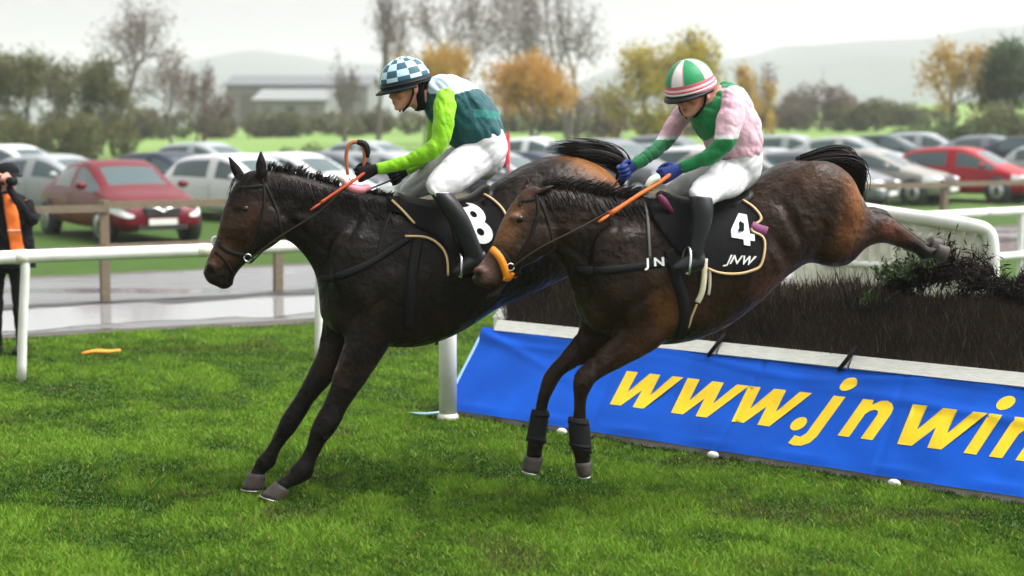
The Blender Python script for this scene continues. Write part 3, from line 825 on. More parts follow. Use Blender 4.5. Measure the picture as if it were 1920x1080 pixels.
# head
h8.loft([(492, 318, 512, 366, .05), (462, 322, 528, 420, .078), (440, 345, 528, 448, .092), (424, 378, 508, 464, .094), (414, 410, 484, 478, .085), (408, 436, 464, 492, .068), (400, 460, 450, 505, .060),
         (391, 480, 442, 516, .058), (383, 500, 438, 526, .058), (381, 514, 428, 536, .052), (390, 530, 416, 541, .036)], 18, 4)
h8.ell(505, 420, .055, (.11, .05, .10)); h8.ell(505, 420, -.055, (.11, .05, .10))       # cheeks
h8.ell(452, 388, .066, (.040, .020, .024)); h8.ell(452, 388, -.066, (.040, .020, .024))       # brow
h8.ell(396, 502, .042, (.032, .022, .036)); h8.ell(396, 502, -.042, (.032, .022, .036)) # nostril wings
h8.ell(424, 532, 0, (.045, .04, .028), R(-20))                                          # chin
h8.ear((479, 326), (501, 326), (489, 281), .055, .022)
h8.ear((440, 336), (462, 332), (428, 290), -.055, .022)
# shoulders, chest, haunch masses
h8.ell(690, 520, .16, (.20, .075, .30), R(-28)); h8.ell(690, 520, -.16, (.20, .075, .30), R(-28))
h8.ell(640, 585, .08, (.08, .075, .13)); h8.ell(640, 585, -.08, (.08, .075, .13))
h8.ell(1085, 400, .14, (.24, .13, .26)); h8.ell(1085, 400, -.14, (.24, .13, .26))
# near (left) foreleg
LN = .12
h8.loft([(655, 560, 760, 575, .085, LN), (648, 625, 742, 630, .08, LN), (636, 670, 716, 672, .068, LN), (620, 722, 682, 722, .055, LN), (605, 760, 652, 764, .043, LN), (592, 782, 640, 790, .050, LN), (582, 804, 626, 812, .047, LN), (578, 820, 612, 829, .033, LN),
         (573, 838, 602, 846, .029, LN), (563, 858, 592, 867, .029, LN), (547, 874, 588, 888, .040, LN), (538, 889, 572, 904, .033, LN), (522, 900, 545, 914, .034, LN), (512, 908, 536, 922, .034, LN)], 16, 3)
h8.ell(578, 890, LN, (.022, .025, .03))
h8.hoof((517, 903), (541, 918), (488, 928), (530, 939), .058, LN)
# far (right) foreleg
LF = -.13
h8.loft([(610, 545, 720, 560, .085, LF), (600, 612, 690, 620, .078, LF), (594, 660, 652, 664, .064, LF), (570, 712, 622, 716, .052, LF), (549, 750, 590, 751, .043, LF), (534, 772, 574, 778, .049, LF), (521, 796, 557, 804, .046, LF), (514, 812, 545, 820, .032, LF),
         (507, 828, 533, 834, .028, LF), (496, 845, 522, 852, .029, LF), (481, 860, 516, 872, .039, LF), (474, 876, 502, 884, .031, LF), (468, 886, 496, 892, .033, LF), (464, 894, 494, 900, .033, LF)], 16, 3)
h8.hoof((466, 886), (499, 889), (452, 916), (495, 917), .056, LF)
# hind legs trailing
for lt in (.14, -.14):
    h8.loft([(1060, 330, 1040, 500, .10, lt), (1125, 370, 1085, 520, .10, lt), (1168, 420, 1130, 515, .075, lt), (1215, 448, 1190, 503, .05, lt), (1256, 452, 1238, 500, .045, lt), (1290, 470, 1278, 502, .034, lt), (1330, 482, 1322, 508, .03, lt),
             (1356, 486, 1346, 518, .034, lt), (1376, 494, 1362, 522, .03, lt), (1388, 500, 1374, 528, .032, lt)], 14, 3)
    h8.hoof((1380, 494), (1368, 522), (1412, 508), (1392, 540), .055, lt, False)
BK = (.006, .005, .0045); DK = (.0105, .0078, .0064); BR = (.050, .022, .012); TAN = (.125, .056, .028)
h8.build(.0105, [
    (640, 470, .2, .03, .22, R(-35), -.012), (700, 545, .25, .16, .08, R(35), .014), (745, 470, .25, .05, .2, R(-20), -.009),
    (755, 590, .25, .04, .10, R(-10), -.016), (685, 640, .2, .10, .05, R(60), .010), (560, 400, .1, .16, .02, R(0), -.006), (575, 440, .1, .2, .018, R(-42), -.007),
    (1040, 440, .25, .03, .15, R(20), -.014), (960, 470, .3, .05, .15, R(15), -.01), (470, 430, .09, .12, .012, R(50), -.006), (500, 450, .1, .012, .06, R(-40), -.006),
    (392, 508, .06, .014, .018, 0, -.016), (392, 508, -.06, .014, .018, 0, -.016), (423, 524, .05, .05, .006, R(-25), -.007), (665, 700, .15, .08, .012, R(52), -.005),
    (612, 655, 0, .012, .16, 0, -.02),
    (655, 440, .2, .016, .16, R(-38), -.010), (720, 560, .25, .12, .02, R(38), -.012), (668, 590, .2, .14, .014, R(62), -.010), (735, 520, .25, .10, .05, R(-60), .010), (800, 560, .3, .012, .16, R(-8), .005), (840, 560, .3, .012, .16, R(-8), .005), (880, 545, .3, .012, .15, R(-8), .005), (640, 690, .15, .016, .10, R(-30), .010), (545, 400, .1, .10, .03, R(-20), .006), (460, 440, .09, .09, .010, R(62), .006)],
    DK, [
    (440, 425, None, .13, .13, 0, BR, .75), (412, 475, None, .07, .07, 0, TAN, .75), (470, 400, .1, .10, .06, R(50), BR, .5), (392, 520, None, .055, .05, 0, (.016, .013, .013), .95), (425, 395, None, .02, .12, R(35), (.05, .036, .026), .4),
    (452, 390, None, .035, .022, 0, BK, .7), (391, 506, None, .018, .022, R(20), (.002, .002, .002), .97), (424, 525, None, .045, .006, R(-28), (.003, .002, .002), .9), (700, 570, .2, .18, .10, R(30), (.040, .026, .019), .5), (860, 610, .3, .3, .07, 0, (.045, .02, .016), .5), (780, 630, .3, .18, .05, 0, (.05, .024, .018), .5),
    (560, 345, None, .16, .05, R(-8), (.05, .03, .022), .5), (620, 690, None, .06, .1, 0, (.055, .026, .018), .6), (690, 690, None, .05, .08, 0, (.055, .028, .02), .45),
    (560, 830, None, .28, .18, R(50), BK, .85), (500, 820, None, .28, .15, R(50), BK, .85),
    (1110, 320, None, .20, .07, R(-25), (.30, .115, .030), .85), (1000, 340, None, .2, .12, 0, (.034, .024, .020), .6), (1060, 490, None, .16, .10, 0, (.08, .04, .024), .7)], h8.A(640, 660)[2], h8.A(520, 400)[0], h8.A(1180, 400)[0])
h8.eye(460, 392, .019)
M_white2 = mat('pale_leather', (.6, .55, .48), .6)
# mane: short plaited and blown tufts
st = []
for k in range(420):
    u = rng.random(); x = 500 + u * 235; y = np.interp(x, [478, 508, 560, 612, 672, 735], [320, 320, 328, 342, 358, 370])
    p = h8.A(x, y, rng.normal(0, .012)); clump = .5 + .5 * math.sin(u * 52)
    ln = (.035 + .05 * clump * rng.random()) * (1.0 if x < 660 else .6); fl = np.array([.5 * rng.normal(.4, .4), rng.normal(0, .5), 1.0]); fl /= np.linalg.norm(fl)
    side = 1 if rng.random() < .5 else -1
    st.append([p - [0, 0, .02], p + fl * ln * .5, p + fl * ln + np.array([.012, 0.0, -.006])])
for k in range(420):
    u = rng.random(); x = 505 + u * 215; y = np.interp(x, [478, 508, 560, 612, 672, 735], [322, 323, 331, 345, 361, 373])
    p = h8.A(x, y, 0); sd = 1 if rng.random() < .6 else -1
    ln = .05 + .07 * rng.random(); q = h8.surf(p + np.array([.01, -sd * .05, -ln * .6]), sd, .004); q2 = h8.surf(p + np.array([.025, -sd * .07, -ln * 1.25]), sd, .005)
    st.append([p + [0, 0, .006], q, q2])
h8.hair('mane', st, .0045)
st = []
for k in range(160):
    p = h8.A(452 + rng.random() * 40, 322 + rng.random() * 8, rng.normal(0, .02)); sd = rng.normal(0, .03)
    st.append([p, p + [-.05, sd * .6, -.035], p + [-.075 + rng.normal(0, .015), sd, -.12 - .05 * rng.random()]])
h8.hair('forelock', st[:60], .003)
# tail flung up over the rump
st = []
for k in range(900):
    a = rng.normal(0, 1, 3) * .9; q = [h8.A(1158, 350, 0), h8.A(1170, 322, 0), h8.A(1155, 300, 0), h8.A(1118, 286, 0), h8.A(1076 - 12 * abs(a[0]), 283, 0)]
    sp = [.010, .019, .024, .025, .024]
    c_ = rng.normal(0, .004, 3); st.append([q[i] + np.array([a[0] * .6, a[1], a[2] * .9]) * sp[i] + c_ * i * .8 for i in range(5)])
h8.hair('tail', st, .006)

# ------------------------------------------------------------------ brown bay horse (cloth 4)
h4 = Horse('racehorse', 'bay racehorse in mid-leap with knees bent, clearing the brushwood in cloth number 4', F4)
h4.loft([(990, 352, 1030, 455, .06), (1018, 350, 1042, 478, .075), (1062, 352, 1056, 502, .088), (1112, 360, 1070, 536, .11), (1162, 370, 1080, 574, .155), (1208, 366, 1094, 606, .205),
         (1245, 366, 1140, 630, .245), (1290, 372, 1205, 646, .28), (1338, 374, 1275, 642, .30), (1386, 360, 1342, 618, .31), (1426, 331, 1400, 576, .31), (1464, 307, 1452, 526, .305),
         (1504, 299, 1500, 494, .295), (1545, 311, 1546, 486, .27), (1582, 338, 1584, 478, .225), (1608, 374, 1608, 458, .15), (1624, 408, 1622, 434, .05)], 24, 4, sq=.92)
# head
h4.loft([(1002, 348, 1022, 380, .05), (982, 356, 1036, 430, .078), (964, 376, 1034, 462, .092), (948, 400, 1014, 486, .092), (935, 426, 984, 500, .08), (926, 450, 962, 512, .066), (916, 470, 950, 522, .059),
         (903, 490, 944, 530, .058), (890, 506, 938, 536, .057), (884, 520, 928, 540, .050), (890, 531, 915, 541, .034)], 18, 4)
h4.loft([(960, 505, 985, 515, .03), (940, 532, 958, 522, .034), (922, 548, 944, 540, .036), (912, 556, 936, 554, .034), (912, 562, 928, 562, .022)], 12, 3)   # lower jaw, mouth open
h4.ell(1012, 445, .055, (.10, .05, .10)); h4.ell(1012, 445, -.055, (.10, .05, .10))
h4.ell(970, 408, .066, (.040, .020, .024)); h4.ell(970, 408, -.066, (.040, .020, .024))
h4.ell(898, 510, .042, (.034, .022, .032)); h4.ell(898, 510, -.042, (.034, .022, .032))
h4.ear((1003, 368), (1016, 352), (1046, 346), .055, .02)
h4.ear((974, 362), (990, 352), (990, 330), -.055, .02)
# masses
h4.ell(1180, 520, .165, (.20, .075, .30), R(-28)); h4.ell(1180, 520, -.165, (.20, .075, .30), R(-28))
h4.ell(1124, 582, .085, (.08, .075, .12)); h4.ell(1124, 582, -.085, (.08, .075, .12))
h4.ell(1535, 395, .17, (.25, .13, .27)); h4.ell(1535, 395, -.17, (.25, .13, .27))
h4.ell(1563, 452, .17, (.13, .11, .14)); h4.ell(1563, 452, -.17, (.13, .11, .12))
# near foreleg
L4 = .13
h4.loft([(1140, 560, 1260, 575, .085, L4), (1160, 605, 1252, 625, .082, L4), (1150, 628, 1232, 654, .072, L4), (1122, 656, 1185, 678, .058, L4), (1098, 680, 1145, 698, .047, L4), (1080, 699, 1120, 713, .054, L4), (1075, 722, 1107, 730, .049, L4),
         (1077, 750, 1099, 752, .030, L4), (1075, 780, 1099, 784, .031, L4), (1073, 815, 1101, 818, .033, L4), (1072, 842, 1107, 848, .038, L4), (1078, 860, 1107, 860, .033, L4), (1078, 870, 1108, 868, .036, L4)], 16, 3)
h4.hoof((1077, 868), (1110, 864), (1085, 894), (1106, 888), .055, L4)
# far foreleg
L5 = -.13
h4.loft([(1090, 555, 1200, 570, .085, L5), (1086, 605, 1180, 620, .08, L5), (1076, 630, 1140, 655, .068, L5), (1053, 662, 1100, 680, .056, L5), (1036, 682, 1066, 696, .047, L5), (1022, 700, 1050, 710, .048, L5), (1014, 724, 1039, 730, .043, L5),
         (1007, 750, 1029, 752, .030, L5), (1002, 778, 1024, 782, .030, L5), (995, 808, 1020, 812, .032, L5), (989, 826, 1020, 832, .037, L5), (988, 842, 1016, 848, .032, L5), (986, 856, 1018, 858, .036, L5)], 16, 3)
h4.hoof((984, 856), (1019, 858), (979, 882), (1008, 887), .054, L5)
# hind legs
L6 = .16
h4.loft([(1500, 340, 1490, 480, .12, L6), (1560, 400, 1545, 500, .11, L6), (1605, 408, 1588, 500, .085, L6), (1636, 398, 1618, 470, .06, L6), (1664, 402, 1650, 458, .054, L6), (1686, 420, 1668, 460, .047, L6), (1708, 436, 1694, 468, .039, L6),
         (1728, 452, 1716, 476, .034, L6), (1744, 464, 1728, 488, .038, L6), (1756, 460, 1744, 484, .033, L6), (1764, 452, 1752, 476, .033, L6)], 16, 3)
h4.hoof((1756, 456), (1748, 482), (1778, 462), (1764, 494), .044, L6, False)
L7 = -.16
h4.loft([(1500, 340, 1490, 480, .12, L7), (1560, 385, 1545, 490, .11, L7), (1600, 392, 1582, 480, .085, L7), (1630, 386, 1612, 452, .06, L7), (1656, 390, 1644, 440, .05, L7), (1676, 406, 1662, 440, .042, L7), (1698, 424, 1686, 450, .034, L7),
         (1718, 438, 1706, 462, .034, L7), (1734, 450, 1718, 474, .036, L7), (1746, 450, 1734, 474, .032, L7), (1752, 446, 1742, 470, .032, L7)], 14, 3)
h4.hoof((1746, 444), (1738, 470), (1766, 448), (1754, 480), .042, L7, False)
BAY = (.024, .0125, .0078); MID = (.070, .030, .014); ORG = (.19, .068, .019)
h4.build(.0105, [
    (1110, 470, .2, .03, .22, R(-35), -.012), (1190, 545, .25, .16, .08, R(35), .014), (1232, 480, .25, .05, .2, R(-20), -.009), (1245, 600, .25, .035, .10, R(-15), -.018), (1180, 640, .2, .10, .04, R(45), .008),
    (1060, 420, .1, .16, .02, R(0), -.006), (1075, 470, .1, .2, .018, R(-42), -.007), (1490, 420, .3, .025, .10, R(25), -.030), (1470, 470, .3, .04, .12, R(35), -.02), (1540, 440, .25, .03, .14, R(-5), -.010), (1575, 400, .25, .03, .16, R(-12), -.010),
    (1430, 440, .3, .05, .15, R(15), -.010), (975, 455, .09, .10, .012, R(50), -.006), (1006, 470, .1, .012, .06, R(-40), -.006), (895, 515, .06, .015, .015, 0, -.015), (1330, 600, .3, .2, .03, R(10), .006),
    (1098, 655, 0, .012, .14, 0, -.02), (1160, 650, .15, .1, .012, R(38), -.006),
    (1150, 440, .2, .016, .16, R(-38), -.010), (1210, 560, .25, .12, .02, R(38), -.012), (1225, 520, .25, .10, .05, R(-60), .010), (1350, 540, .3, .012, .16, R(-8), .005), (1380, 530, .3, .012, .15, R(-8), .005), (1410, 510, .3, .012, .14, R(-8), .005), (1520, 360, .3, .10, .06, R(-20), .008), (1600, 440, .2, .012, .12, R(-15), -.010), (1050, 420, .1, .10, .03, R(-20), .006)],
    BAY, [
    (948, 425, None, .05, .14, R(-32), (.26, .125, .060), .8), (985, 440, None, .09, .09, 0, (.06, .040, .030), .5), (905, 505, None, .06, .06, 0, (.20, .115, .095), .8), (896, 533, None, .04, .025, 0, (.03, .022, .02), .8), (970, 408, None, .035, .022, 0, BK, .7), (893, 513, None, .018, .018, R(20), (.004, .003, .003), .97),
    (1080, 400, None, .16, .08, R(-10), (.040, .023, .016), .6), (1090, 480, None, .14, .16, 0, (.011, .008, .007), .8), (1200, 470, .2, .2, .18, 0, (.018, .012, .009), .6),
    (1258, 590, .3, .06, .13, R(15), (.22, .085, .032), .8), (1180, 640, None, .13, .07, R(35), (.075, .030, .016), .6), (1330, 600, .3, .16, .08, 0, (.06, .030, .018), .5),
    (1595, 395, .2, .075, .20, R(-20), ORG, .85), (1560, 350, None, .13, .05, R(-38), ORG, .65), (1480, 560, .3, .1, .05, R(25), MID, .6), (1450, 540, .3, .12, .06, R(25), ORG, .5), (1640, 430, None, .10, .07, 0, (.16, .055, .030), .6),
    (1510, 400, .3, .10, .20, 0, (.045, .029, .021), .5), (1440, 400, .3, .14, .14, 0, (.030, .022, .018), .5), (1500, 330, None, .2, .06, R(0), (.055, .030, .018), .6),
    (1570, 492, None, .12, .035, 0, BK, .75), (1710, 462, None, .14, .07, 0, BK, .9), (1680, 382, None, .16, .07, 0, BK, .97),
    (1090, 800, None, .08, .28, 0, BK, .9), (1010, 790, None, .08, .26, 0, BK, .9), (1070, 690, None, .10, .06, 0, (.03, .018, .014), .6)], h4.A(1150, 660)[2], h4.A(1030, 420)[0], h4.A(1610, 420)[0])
h4.eye(975, 412, .019)
# protective boots
M_boot = mat('black_neoprene', (.010, .010, .011), .7, spec=.15, bump=.003, bscale=60)
for lt, rows in ((L4, [(1066, 782, 1103, 786, .047), (1066, 800, 1106, 805, .047), (1068, 825, 1108, 830, .046), (1071, 842, 1109, 850, .046)]), (L5, [(997, 768, 1029, 770, .044), (993, 790, 1027, 794, .044), (989, 812, 1023, 818, .044), (986, 826, 1022, 832, .044)])):
    R_ = [(h4.A(a, b_, lt), h4.A(c, d, lt), w) for a, b_, c, d, w in rows]
    bo = link('leg_boot', mk(*loft(R_, 16, 3)), M_boot, h4.root)
    for q in (0, 2):
        a, b_, c, d, w = rows[q]; link('boot_strap', mk(*loft([(h4.A(a - 1, b_ + 4, lt), h4.A(c + 1, d + 4, lt), w + .003), (h4.A(a - 1, b_ + 11, lt), h4.A(c + 1, d + 11, lt), w + .003)], 16, 1)), M_black, bo)
st = []
for k in range(700):
    u = rng.random(); x = 1012 + u * 190; y = np.interp(x, [990, 1018, 1062, 1112, 1162, 1208], [353, 351, 354, 362, 372, 368])
    p = h4.A(x, y, rng.normal(0, .012)); sd = 1 if rng.random() < .35 else -1
    if rng.random() < .6:
        fl = np.array([rng.normal(.9, .3), rng.normal(0, .4), .75]); fl /= np.linalg.norm(fl); ln = .04 + .07 * rng.random()
        st.append([p - [0, 0, .02], p + fl * ln * .5, p + fl * ln + np.array([.015, 0, -.012])])
    else:
        ln = .05 + .06 * rng.random(); q = h4.surf(p + np.array([.01, -sd * .05, -ln * .6]), sd, .004); q2 = h4.surf(p + np.array([.03, -sd * .07, -ln * 1.2]), sd, .005)
        st.append([p + [0, 0, .006], q, q2])
h4.hair('mane', st, .0048)
st = []
for k in range(1100):
    a = rng.normal(0, 1, 3) * .9; q = [h4.A(1500, 304, 0), h4.A(1552, 294, 0), h4.A(1588, 300, 0), h4.A(1604, 326, 0), h4.A(1603 - 4 * a[0], 352 + 12 * abs(a[2]), 0)]
    sp = [.012, .022, .028, .028, .026]
    c_ = rng.normal(0, .004, 3); st.append([q[i] + np.array([a[0] * .8, a[1], a[2] * .8]) * sp[i] + c_ * i * .8 for i in range(5)])
for k in range(0):
    a = rng.normal(0, 1, 3); q = [h4.A(1470, 304, 0), h4.A(1520, 288, 0), h4.A(1560, 287, 0), h4.A(1600, 300, 0)]
    st.append([q[i] + np.array([a[0] * .8, a[1] * .6, a[2] * .5]) * .014 for i in range(1, 4)])
h4.hair('tail', st, .006)

# ------------------------------------------------------------------ tack
M_cloth = mat('black_cloth', (.008, .008, .009), .8, spec=.1, bump=.004, bscale=30)
M_pipe = mat('cream_piping', (.62, .42, .22), .6)
M_print = mat('white_print', (.82, .82, .82), .6)
M_saddle = mat('saddle_leather', (.012, .010, .009), .45, spec=.2)
M_steel = mat('polished_steel', (.6, .6, .6), .25, metal=1.0)
M_rein = mat('rein_leather', (.03, .018, .012), .55)
def saddle_set(H, label, cloth, pipe_rows, stirr):
    t_ = thing('saddle', label, 'saddle', tuple(H.fr.b), H.fr.th)
    c, B = H.drape('saddle_cloth', cloth, .27, .014, M_cloth, t_)
    c2, B2 = H.drape('saddle_cloth', cloth, .27, .014, M_cloth, t_, side=-1)
    for row in pipe_rows: H.strap('piping', row, .27, .007, M_pipe, t_, flat=.8, off=.022)
    return t_
s8 = saddle_set(h8, 'light racing saddle with black cloth marked with a white figure 8', [(732, 368), (758, 396), (784, 424), (820, 446), (836, 470), (842, 508), (880, 520), (925, 508), (948, 468), (956, 425), (946, 394), (918, 364), (870, 368), (800, 372)],
                [[(746, 384), (762, 400), (783, 424)], [(764, 446), (806, 449), (834, 474), (838, 516)], [(924, 372), (936, 382), (947, 398), (955, 425)]], None)
s4 = saddle_set(h4, 'light racing saddle with black cloth marked with a white figure 4 and white lettering', [(1232, 368), (1240, 420), (1270, 470), (1310, 500), (1345, 512), (1385, 510), (1412, 500), (1424, 465), (1436, 435), (1428, 402), (1406, 374), (1370, 372), (1300, 374)],
                [[(1412, 384), (1424, 396), (1430, 414), (1410, 428), (1408, 437), (1427, 448), (1423, 478), (1412, 500), (1380, 511), (1345, 511), (1322, 503)]], None)
V8 = [[(.50 + .30 * math.cos(a), .27 + .27 * math.sin(a)) for a in np.linspace(0, 2 * math.pi, 24, endpoint=False)]]
def ringglyph(cx, cy, ro, ri, asp=1.0):
    V, F = [], []; k = 28
    for i in range(k):
        a = 2 * math.pi * i / k
        V += [np.array((cx + ro * asp * math.cos(a), cy + ro * math.sin(a))), np.array((cx + ri * asp * math.cos(a), cy + ri * math.sin(a)))]
    for i in range(k):
        j = (i + 1) % k; F.append((2 * i, 2 * j, 2 * j + 1, 2 * i + 1))
    return V, F
top8, bot8 = ringglyph(.46, .74, .29, .085, 1.4), ringglyph(.46, .28, .31, .095, 1.4)
h8.print2('number_8', join_geo([[[(v[0], v[1], 0) for v in top8[0]], top8[1]]]), 884, 458, (931, 454), (870, 393), .28, .024, M_print, s8)
h8.print2('number_8', join_geo([[[(v[0], v[1], 0) for v in bot8[0]], bot8[1]]]), 884, 458, (931, 454), (870, 393), .28, .026, M_print, s8)
g4v = [(.50, 0), (.78, 0), (.78, .18), (.98, .18), (.98, .40), (.78, .40), (.78, 1), (.46, 1), (.0, .42), (.0, .18), (.50, .18)]
p4, f4 = fill(g4v)
h4.print2('number_4', ([(v[0], v[1], 0) for v in p4], f4), 1372, 458, (1412, 464), (1378, 404), .29, .024, M_print, s4)
tr = fill([(.50, .40), (.50, .70), (.27, .40)])
h4.print2('number_4', ([(v[0], v[1], 0) for v in tr[0]], tr[1]), 1372, 458, (1412, 464), (1378, 404), .29, .027, M_cloth, s4)
tg = text_geo('JNW', 1.0, .35, .02); wmax = max(v[0] for v in tg[0])
h4.print2('lettering', ([(v[0] / wmax, v[1], 0) for v in tg[0]], tg[1]), 1357, 494, (1410, 496), (1362, 472), .29, .024, M_print, s4)
h4.strap('cloth_tab', [(1412, 426), (1424, 432), (1438, 436)], .29, .028, mat('purple_patch', (.16, .03, .10), .7), s4, off=.02)
h4.strap('girth_strap', [(1322, 486), (1320, 520), (1316, 548), (1309, 566)], .30, .016, mat('cream_webbing', (.62, .55, .40), .7), s4, off=.02)
h4.strap('girth_strap', [(1330, 505), (1330, 530), (1328, 552)], .30, .008, mat('grey_webbing', (.45, .42, .36), .7), s4, off=.02)
h4.strap('girth', [(1262, 470), (1272, 520), (1290, 580), (1292, 636)], .30, .03, M_black, s4, off=.006)
h4.strap('buckle_end', [(1309, 570), (1302, 595), (1300, 615)], .30, .006, M_pipe, s4, off=.012)
h8.strap('girth', [(790, 440), (776, 500), (770, 560), (770, 620)], .28, .03, M_black, s8, off=.006)
h8.strap('girth_strap', [(815, 628), (818, 645), (826, 656)], .10, .008, M_black, s8, off=.012)
for H, t_, xs_ in ((h8, s8, (745, 800, 870, 912)), (h4, s4, (1240, 1290, 1350, 1392))):
    R_ = []
    for i, x in enumerate(xs_):
        yt = {0: -9, 1: -3, 2: -3, 3: -8}[i] + np.interp(x, [735, 770, 808, 852, 902, 950] if H is h8 else [1208, 1245, 1290, 1338, 1386, 1426], [368, 372, 378, 380, 360, 328] if H is h8 else [366, 366, 372, 374, 360, 331])
        R_.append((H.A(x, yt, 0), H.A(x, yt + 40, 0), (.10, .15, .17, .15)[i]))
    link('seat', mk(*loft(R_, 16, 4)), M_saddle, t_)
# stirrups
def stirrup(H, t_, x, y, lat, top):
    pts = [H.A(x - 14, y + 2, lat), H.A(x - 9, y - 24, lat), H.A(x, y - 34, lat), H.A(x + 9, y - 24, lat), H.A(x + 14, y + 2, lat), H.A(x - 14, y + 2, lat)]
    link('stirrup_iron', mk(*tube(pts, .008, 8, 3)), M_steel, t_)
    link('stirrup_leather', mk(*tube([H.A(x, y - 34, lat), H.A((x + top[0]) / 2, (y + top[1]) / 2 - 10, lat), H.A(*top, lat * .75)], .013, 6, flat=.3)), M_leather, t_)
def stir_on_foot(H, t_, a, b_, c, lat, top, w=.055):
    """iron round the ball of the foot: a sole front, b arch top, c sole rear; runs across the foot"""
    A_, B_, C_ = H.A(*a, lat), H.A(*b_, lat), H.A(*c, lat); y = np.array([0, w, 0])
    m_ = (A_ + C_) / 2
    link('stirrup_iron', mk(*tube([m_ - y, (m_ + B_) / 2 - y, B_ - y * .5, B_ + y * .5, (m_ + B_) / 2 + y, m_ + y, m_ - y], .007, 8, 2)), M_steel, t_)
    link('stirrup_leather', mk(*tube([B_ + y * .0, (B_ + H.A(*top, lat * .8)) / 2, H.A(*top, lat * .75)], .012, 6, flat=.3)), M_leather, t_)
stir_on_foot(h8, s8, (852, 516), (862, 478), (868, 518), .34, (835, 392)); stir_on_foot(h8, s8, (852, 516), (862, 478), (868, 518), -.34, (835, 392))
stir_on_foot(h4, s4, (1276, 510), (1290, 466), (1292, 512), .35, (1300, 392)); stir_on_foot(h4, s4, (1276, 510), (1290, 466), (1292, 512), -.35, (1300, 392))
# breast girths
for H, t_, rowA, rowB in ((h8, s8, [(768, 446), (740, 465), (700, 490), (655, 512), (620, 525), (603, 530)], [(745, 380), (735, 402), (722, 430), (705, 480)]),
                     (h4, s4, [(1275, 488), (1245, 492), (1210, 498), (1160, 505), (1120, 510), (1085, 512)], [(1225, 370), (1220, 405), (1216, 440), (1214, 485)])):
    for sd in (1, -1):
        H.strap('breast_girth', rowA, .24, .021, M_black, t_, side=sd, off=.006)
        H.strap('breast_strap', rowB, .2, .008, M_leather if H is h8 else mat('worn_strap', (.10, .10, .095), .6), t_, side=sd, off=.006)
tg2 = text_geo('J N', 1.0, 0, .03); wm2 = max(v[0] for v in tg2[0])
h4.print2('strap_lettering', ([(v[0] / wm2, v[1], 0) for v in tg2[0]], tg2[1]), 1212, 502, (1246, 499), (1213, 480), .26, .016, M_print, s4)
# bridles
def bridle(H, label, straps, rings, reinL, reinR, nb_mat=None):
    t_ = thing('bridle', label, 'bridle', tuple(H.fr.b), H.fr.th)
    for nm, row, r, m_ in straps:
        for sd in (1, -1): H.strap(nm, row, .09, r, m_, t_, side=sd, off=.004)
    for x, y, rad in rings:
        for sd in (1, -1):
            p = H.surf(H.A(x, y, .08 * sd), sd, .012)
            link('bit_ring', mk(*tube([p + np.array([rad * math.cos(a), 0, rad * math.sin(a)]) for a in np.linspace(0, 2 * math.pi, 15)], .006, 6)), M_steel, t_)
    for pts, sd in ((reinL, 1), (reinR, -1)):
        P = [H.surf(H.A(pts[0][0], pts[0][1], .08 * sd), sd, .02)] + [H.A(x, y, la) for x, y, la in pts[1:]]
        link('rein', mk(*tube(P, .010, 6, 6, flat=.4)), M_rein, t_)
    return t_
b8 = bridle(h8, 'dark leather bridle on the near-black horse on the left', [('cheek_strap', [(492, 335), (497, 365), (490, 420), (478, 465), (464, 490)], .009, M_leather), ('brow_band', [(440, 352), (462, 352), (496, 348)], .009, M_leather),
            ('nose_band', [(404, 452), (425, 470), (450, 478), (474, 482)], .012, M_leather), ('throat_lash', [(498, 345), (520, 395), (528, 445)], .008, M_leather), ('drop_band', [(398, 470), (420, 485), (433, 505), (440, 516)], .009, M_leather)],
            [(464, 482, .020)], [(464, 485, .09), (520, 447, .13), (600, 395, .14), (662, 338, .13)], [(464, 485, -.09), (520, 447, -.13), (600, 395, -.14), (740, 335, -.12)])
link('brow_ring', mk(*tube([h8.A(404, 452, -.075) + np.array([.018 * math.cos(a), 0, .022 * math.sin(a)]) for a in np.linspace(0, 2 * math.pi, 13)], .009, 6)), M_print, b8)
b4 = bridle(h4, 'dark bridle with an orange bit guard on the bay horse', [('cheek_strap', [(1008, 366), (1010, 395), (1000, 430), (980, 470), (958, 498)], .009, M_leather), ('brow_band', [(966, 378), (988, 378), (1010, 372)], .009, M_leather),
            ('nose_band', [(922, 462), (940, 470), (955, 490), (962, 510)], .013, M_leather), ('throat_lash', [(1012, 370), (1030, 420), (1036, 465)], .008, M_leather)],
            [(958, 500, .018)], [(958, 500, .09), (1010, 466, .13), (1100, 420, .15), (1234, 344, .12)], [(958, 500, -.09), (1010, 466, -.13), (1100, 410, -.14), (1165, 330, -.08)])
M_ob = mat('orange_rubber', (.85, .26, .01), .4)
for sd in (1, -1):
    h4.strap('bit_guard', [(930, 470), (940, 484), (948, 505), (952, 520)], .08, .020, M_ob, b4, side=sd, off=.012, flat=.6)
    h4.strap('bit_guard', [(945, 520), (956, 522), (962, 510)], .08, .016, M_ob, b4, side=sd, off=.012, flat=.6)
# ================================================================== people
M_skin = mat('skin', attr='Col', rough=.5, sub=.12, spec=.35)
M_breech = mat('white_breeches', (.56, .56, .59), .6, spec=.2, var=.06, vscale=10, bump=.012, bscale=9, dark=(.47, .465, .46))
M_boots = mat('jockey_boots', (.014, .015, .017), .38, spec=.25, var=.3, vscale=10)
M_silk = mat('silk', attr='Col', rough=.55, spec=.25, sheen=.1, bump=.010, bscale=22, var=.08, vscale=8)
M_whip = mat('whip_red', (.50, .07, .02), .45)
M_eyew = mat('eye_white', (.7, .68, .65), .2)
M_helm = mat('helmet_silk', attr='Col', rough=.5, spec=.3, bump=.002, bscale=20)
SK = np.array((.66, .30, .22)); SKR = np.array((.66, .15, .11)); LIP = np.array((.42, .13, .12))

